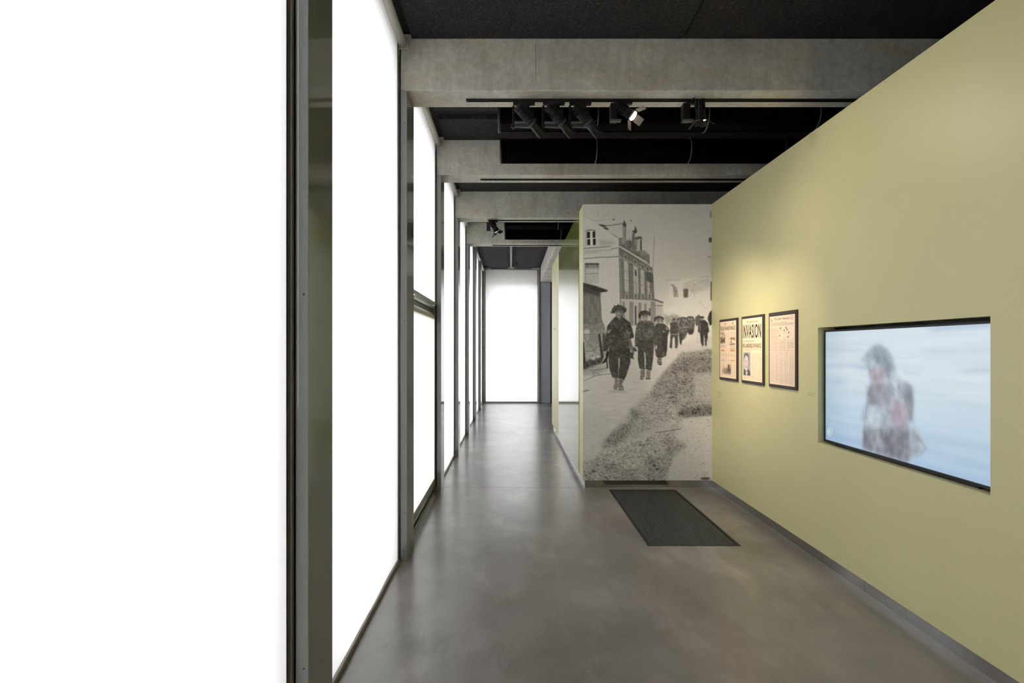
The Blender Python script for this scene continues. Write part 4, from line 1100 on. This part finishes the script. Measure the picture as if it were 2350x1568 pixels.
def paint_paper(kind):
    c = Canvas(100, 145, 4.0, 20 + kind)
    base = np.array(((0.96, 0.86, 0.74), (0.97, 0.88, 0.74), (0.94, 0.85, 0.75))[kind])
    c.a[:] = base
    c.a += (c.noise(30, 30, 3) * 0.012)[..., None]
    rr = random.Random(kind)
    ink = base * 0.80
    def column(x0, x1, y0, y1, dark=0.86, step=1.15):
        y = y0
        while y < y1:
            e = x1 - (rr.uniform(0.1, 0.6) * (x1 - x0) if rr.random() < 0.15 else 0)
            c.rect(x0, y, e, y + step * 0.5, base * (dark + rr.uniform(-0.05, 0.05)))
            y += step
    pn = c.noise(6, 6, 3, 0.7); pf = c.noise(2.5, 2.5, 2)
    if kind == 0:
        for i in range(6):
            column(3 + i * 16, 17 + i * 16, 28, 140, 0.91)
        c.rect(30, 3, 34, 12, (0.86, 0.58, 0.25), soft=0.6); c.rect(37, 4, 41, 8, (0.86, 0.6, 0.3), soft=0.6); c.rect(78, 2, 83, 10, (0.85, 0.55, 0.3), soft=0.6)
        c.rect(4, 11, 96, 24, base); c.rect(4, 11, 12, 16, base * 0.8, soft=0.4)
        c.rect(2, 26, 34, 56, base * 0.86, tex=pn * 0.2); c.rect(2, 42, 34, 56, base * 0.62, tex=pn * 0.35); c.rect(12, 27, 22, 44, base * 0.75, tex=pn * 0.2)
        c.rect(62, 42, 95, 61, base * 0.80, tex=pn * 0.28); c.rect(64, 43, 92, 47, (0.6, 0.42, 0.28), soft=0.8, alpha=0.7); c.rect(76, 50, 94, 56, base * 1.02, soft=1)
        c.rect(2, 60, 36, 68, base * 1.0); column(2, 34, 61, 67, 0.75, 2.2); c.rect(62, 63, 96, 72, base); column(63, 95, 64, 71, 0.75, 2.2)
        c.rect(8, 73, 28, 76.5, (0.82, 0.55, 0.32), soft=0.5); c.rect(66, 73, 92, 76.5, (0.82, 0.55, 0.32), soft=0.5); c.rect(2, 86, 97, 87, base * 0.84, soft=0.3)
        c.rect(15, 99, 28, 101, (0.84, 0.6, 0.4), soft=0.5); c.rect(64, 99, 92, 101, (0.84, 0.6, 0.4), soft=0.5)
        c.rect(16, 116, 72, 137, base * 0.92, tex=pn * 0.1); c.rect(46, 110, 70, 130, base * 0.7, tex=pn * 0.25)
        for x_ in (18, 27, 33, 40, 45, 52, 58, 64): c.poly([(x_, 121 + (x_ % 5)), (x_ + 3, 120), (x_ + 4, 134), (x_ + 1, 136)], base * 0.3, soft=0.5, tex=pf * 0.1)
        c.ell(56, 119, 4, 7, base * 0.35, soft=0.6)
    elif kind == 1:
        c.rect(3, 56, 97, 62, base * 0.96); column(4, 97, 65, 77, 0.84, 2.4)
        for i in range(3): column(46 + i * 18, 62 + i * 18, 80, 142, 0.88)
        for i in range(2): column(4 + i * 21, 23 + i * 21, 134, 142, 0.88)
        for y_ in (90, 96, 104, 112, 118, 126): c.rect(46 + (y_ % 3) * 18, y_, 61 + (y_ % 3) * 18, y_ + 1.4, base * 0.97)
        c.rect(5, 79, 43, 133, (0.70, 0.66, 0.66), tex=pn * 0.03)
        c.poly([(8, 133), (10, 118), (22, 124), (34, 118), (43, 126), (43, 133)], (0.38, 0.36, 0.38), soft=0.8)
        c.poly([(18, 124), (30, 124), (26, 133), (20, 133)], (0.85, 0.80, 0.76), soft=0.5)
        c.ell(22, 103, 12.5, 19, (0.86, 0.80, 0.76), soft=0.8); c.poly([(8, 96), (12, 84), (22, 80), (33, 84), (37, 100), (33, 98), (31, 90), (20, 85), (12, 92)], (0.42, 0.40, 0.42), soft=0.8)
        c.ell(16.5, 100, 2.4, 0.9, (0.55, 0.50, 0.50), soft=0.6); c.ell(26.5, 100, 2.4, 0.9, (0.55, 0.50, 0.50), soft=0.6); c.ell(21, 113, 4.5, 1.1, (0.5, 0.42, 0.42), soft=0.4); c.ell(20, 106, 1.4, 3, (0.72, 0.66, 0.64), soft=0.5)
        c.poly([(32, 100), (36, 104), (30, 118), (27, 120)], (0.6, 0.55, 0.55), soft=1.2)
    else:
        column(4, 36, 24, 70, 0.84, 1.5); column(40, 66, 53, 70, 0.85, 1.4); column(70, 96, 53, 70, 0.85, 1.4); column(4, 96, 14, 20, 0.78, 2.4); column(82, 96, 3, 11, 0.8, 1.4)
        for i in range(5): column(4 + i * 18.6, 20 + i * 18.6, 75, 141, 0.86, 1.25)
        c.rect(38, 22, 96, 51, base * 1.0); 
        for a in ((38, 22, 96, 22.5), (38, 50.5, 96, 51)): c.rect(*a, base * 0.78)
        for _ in range(26):
            x_, y_ = rr.uniform(42, 88), rr.uniform(25, 48)
            c.line([(x_, y_), (x_ + rr.uniform(-8, 8), y_ + rr.uniform(-5, 5))], 0.5, base * 0.72, soft=0.3)
        for x_, y_ in ((45, 26), (67, 26), (71, 30), (42, 42), (75, 45), (60, 31), (77, 36)): c.ell(x_, y_, 2.2, 1.8, base * 0.45, soft=0.5)
        c.rect(3, 72.3, 97, 72.9, base * 0.72); c.rect(4, 4, 13, 12, base * 0.8, tex=pf * 0.2)
    return c

FZ0, FZ1 = 1.262, 1.913
news = [
    ('framed front page with brown title letters and small battle photographs', 0.026, 0.022),
    ('framed front page with giant capital headline above a portrait photograph', 0.024, 0.024),
    ('framed densely printed front page with a small sketch map', 0.034, 0.020)]
for i, yc in enumerate(NY):
    lab, mt, mbm = news[i]
    hw = 0.2355
    root = thing('framed_newspaper', (WX, yc, FZ0), lab, 'newspaper', 'three framed front pages on the yellow wall')
    xf = WX - 0.016
    MB().box(xf, WX, yc - hw, yc + hw, FZ0, FZ1).build('mount_board', 'card', root, 0.001)
    py0, py1 = yc + hw - 0.020, yc - hw + 0.022          # left edge (far) to right edge (near)
    pz1, pz0 = FZ1 - mt, FZ0 + 0.027
    pp = print_mesh('page', 'newsprint', (xf - 0.0015, py0, pz1), (0, py1 - py0, 0), (0, 0, pz0 - pz1), paint_paper(i).grid(200, 290), root)
    wv = py1 - py0; hv = pz1 - pz0
    P = lambda u: py0 + wv * u
    Zf = lambda v: pz1 - hv * v
    def tx(s, u0, u1, v0, v1, mat, nm, bold=0.0):
        text(s, P(u0), P(u1), Zf(v1), Zf(v0), mat, pp, nm, xf - 0.0022, bold)
    if i == 0:
        tx('ALLIES INVADE FRANCE', 0.03, 0.95, 0.088, 0.158, 'ink', 'headline', 0.012)
    elif i == 1:
        tx('The Detroit News', 0.24, 0.80, 0.035, 0.075, 'brownink', 'masthead', 0.006)
        tx('INVASION', 0.035, 0.955, 0.098, 0.320, 'ink', 'headline', 0.020)
        tx('Gen. Eisenhower Reports', 0.04, 0.64, 0.345, 0.385, 'brownink', 'kicker', 0.0)
        tx('BIG LANDINGS IN FRANCE', 0.035, 0.955, 0.405, 0.468, 'ink', 'subheadline', 0.012)
    else:
        tx('The Daily Telegraph', 0.19, 0.80, 0.025, 0.072, 'ink', 'masthead', 0.0)

# small wall captions in grey lettering
for (cy, cz, n, wdt, lab) in ((6.05, 1.118, 5, 0.085, 'tiny grey text caption on the yellow wall beside the mural'), (4.20, 1.255, 2, 0.10, 'tiny two line grey caption between newspapers and screen')):
    root = thing('wall_caption', (WX, cy, cz), lab, 'caption')
    rr = random.Random(n)
    for j in range(n):
        z = cz - j * (0.016 if n == 2 else 0.015)
        y = cy + wdt / 2
        end = cy - wdt / 2 + (0.02 if j == n - 1 else 0)
        mb = MB()
        while y > end:
            l = rr.uniform(0.008, 0.02)
            mb.box(WX - 0.0008, WX, y - l, y, z, z + 0.0045)
            y -= l + 0.003
        mb.build('text_line', 'caption', root)

# ------------------------------------------------------------------ the town outside
GZ = -3.4
tag(MB().box(-60, 60, -40, 140, GZ - 0.3, GZ).build('ground', 'asphalt'), 'pale paved ground of the town outside the windows', None, None, 'structure')
def house(x0, x1, y0, y1, zt, ridge, axis, wallm, label, wins, chim=()):
    root = thing('town_house', ((x0 + x1) / 2, (y0 + y1) / 2, GZ), label, 'building', 'houses of the town outside')
    MB().box(x0, x1, y0, y1, GZ, zt).build('walls', wallm, root)
    e = 0.25
    mb = MB()
    xa, xb, ya, yb_ = x0 - e, x1 + e, y0 - e, y1 + e
    if axis == 'y':
        xm = (x0 + x1) / 2
        mb._add([(xa, ya, zt), (xb, ya, zt), (xb, yb_, zt), (xa, yb_, zt), (xm, ya, ridge), (xm, yb_, ridge)], [(0, 3, 2, 1), (0, 1, 4), (2, 3, 5), (1, 2, 5, 4), (3, 0, 4, 5)])
    else:                                       # hipped roof with its ridge along x
        ym = (y0 + y1) / 2; h_ = (y1 - y0) / 2
        mb._add([(xa, ya, zt), (xb, ya, zt), (xb, yb_, zt), (xa, yb_, zt), (x0 + h_ * 0.7, ym, ridge), (x1 - h_ * 0.7, ym, ridge)], [(0, 3, 2, 1), (0, 1, 5, 4), (2, 3, 4, 5), (1, 2, 5), (3, 0, 4)])
    mb.build('roof', 'slate', root)
    for (a, b_, c_, d_) in chim:
        MB().box(a - 0.35, a + 0.35, b_ - 0.25, b_ + 0.25, c_, d_).build('chimney', wallm, root)
    for (side, a, z, w_, h_) in wins:
        if side == 'x': m = MB().box(x1 - 0.02, x1 + 0.03, a - w_ / 2, a + w_ / 2, z, z + h_)
        else: m = MB().box(a - w_ / 2, a + w_ / 2, y0 - 0.03, y0 + 0.02, z, z + h_)
        m.build('window', 'darkglass', root)
house(-23, -14, 6, 17.2, 4.7, 6.57 + 2.0, 'y', 'render', 'cream house across the street seen through the nearest blind',
      [('x', y_, z_, 0.9, 1.5) for y_ in (8, 11, 15.2) for z_ in (-2.4, 0.3, 2.6)], [(-15.2, 16.6, 5.5, 8.4)])
house(-22, -14, 17.8, 23.8, 7.7, 9.6, 'y', 'stone', 'taller grey stone house across the street beside a cream house',
      [('x', y_, z_, 0.9, 1.5) for y_ in (19.2, 22.2) for z_ in (-2.4, 0.3, 3.2, 5.4)])
house(-23, -14, 24.4, 34, 1.6, 3.6, 'y', 'render', 'low wide cream house farther along the street behind the blinds',
      [('x', y_, z_, 0.9, 1.5) for y_ in (26, 29, 32) for z_ in (-2.4,)])  # height lowered so that more sky light reaches the far blinds
house(-23, -14, -14, 5.4, 5.6, 9.0, 'y', 'stone', 'long grey stone house across the street',
      [('x', y_, z_, 0.9, 1.5) for y_ in (-9, -4, 1) for z_ in (-2.4, 0.3, 3.2)])
house(-1.4, 13, 80, 88, 5.1, 6.9, 'x', 'stone', 'grey house with hipped slate roof seen through the end window',
      [('y', x_, z_, 0.9, 1.5) for x_ in (0.4, 2.6, 4.8) for z_ in (-2.6, 0.2, 2.7)], [(3.6, 84, 5.5, 8.0)])
house(-24, -3.2, 92, 100, 1.9, 4.0, 'x', 'render', 'low cream house far behind the lamp post', [('y', x_, -1.5, 0.9, 1.5) for x_ in (-12, -8, -5)])
root = thing('street_lamp', (-1.27, 55, GZ), 'tall slim street lamp post outside the end window', 'street lamp')
MB().lathe((-1.27, 55, GZ), (0, 0, 1), [(0, 0.09), (9.8, 0.05)], 10).build('post', 'stone', root)
MB().lathe((-1.27, 55, 4.9), (0, 0, 1), [(0, 0.1), (0.15, 0.33), (0.4, 0.33), (0.55, 0.08)], 12).build('lantern', 'slate', root)
MB().cyl((-2.1, 55, 4.6), (-1.27, 55, 4.9), 0.04, 8).build('bracket_arm', 'stone', root)
root = thing('delivery_van', (-1.4, 58, GZ), 'white delivery van parked outside the end window', 'van')
MB().box(-2.4, -0.4, 56, 61, GZ + 0.35, GZ + 1.35).build('lower_body', 'paintwhite', root, 0.12)
MB().box(-2.3, -0.5, 56.7, 60.9, GZ + 1.3, GZ + 2.3).build('upper_body', 'paintwhite', root, 0.15)
MB().box(-2.15, -0.65, 56.66, 56.75, GZ + 1.45, GZ + 2.1).build('windscreen', 'darkglass', root)
for x_ in (-2.35, -0.45):
    for y_ in (57, 60):
        MB().lathe((x_ - 0.1, y_, GZ + 0.35), (1, 0, 0), [(0, 0.35), (0.2, 0.35)], 16).build('wheel', 'black', root)
def tree(x, y, r, label, seed):
    rr = random.Random(seed)
    root = thing('street_tree', (x, y, GZ), label, 'tree', 'trees outside the end window')
    MB().lathe((x, y, GZ), (0, 0, 1), [(0, 0.18), (2.2, 0.12)], 8).build('trunk', 'slate', root)
    mb = MB()
    for _ in range(160):
        p = Vector((rr.gauss(0, 1), rr.gauss(0, 1), rr.gauss(0, 1))).normalized() * r * rr.uniform(0.6, 1.0)
        q = Vector((rr.uniform(-1, 1), rr.uniform(-1, 1), rr.uniform(-1, 1))).normalized()
        s_ = q.orthogonal().normalized(); t_ = q.cross(s_)
        c_ = Vector((x, y, GZ + 2.2 + r * 0.8)) + p
        w_ = r * 0.28
        mb._add([c_ - s_ * w_ - t_ * w_, c_ + s_ * w_ - t_ * w_, c_ + s_ * w_ + t_ * w_, c_ - s_ * w_ + t_ * w_], [(0, 1, 2, 3)])
    mb.build('crown', 'leaf', root)
tree(-3.0, 70, 2.6, 'round leafy tree between lamp post and distant low house', 3)
tree(3.2, 72, 1.8, 'small leafy tree in front of the hipped roof house', 5)
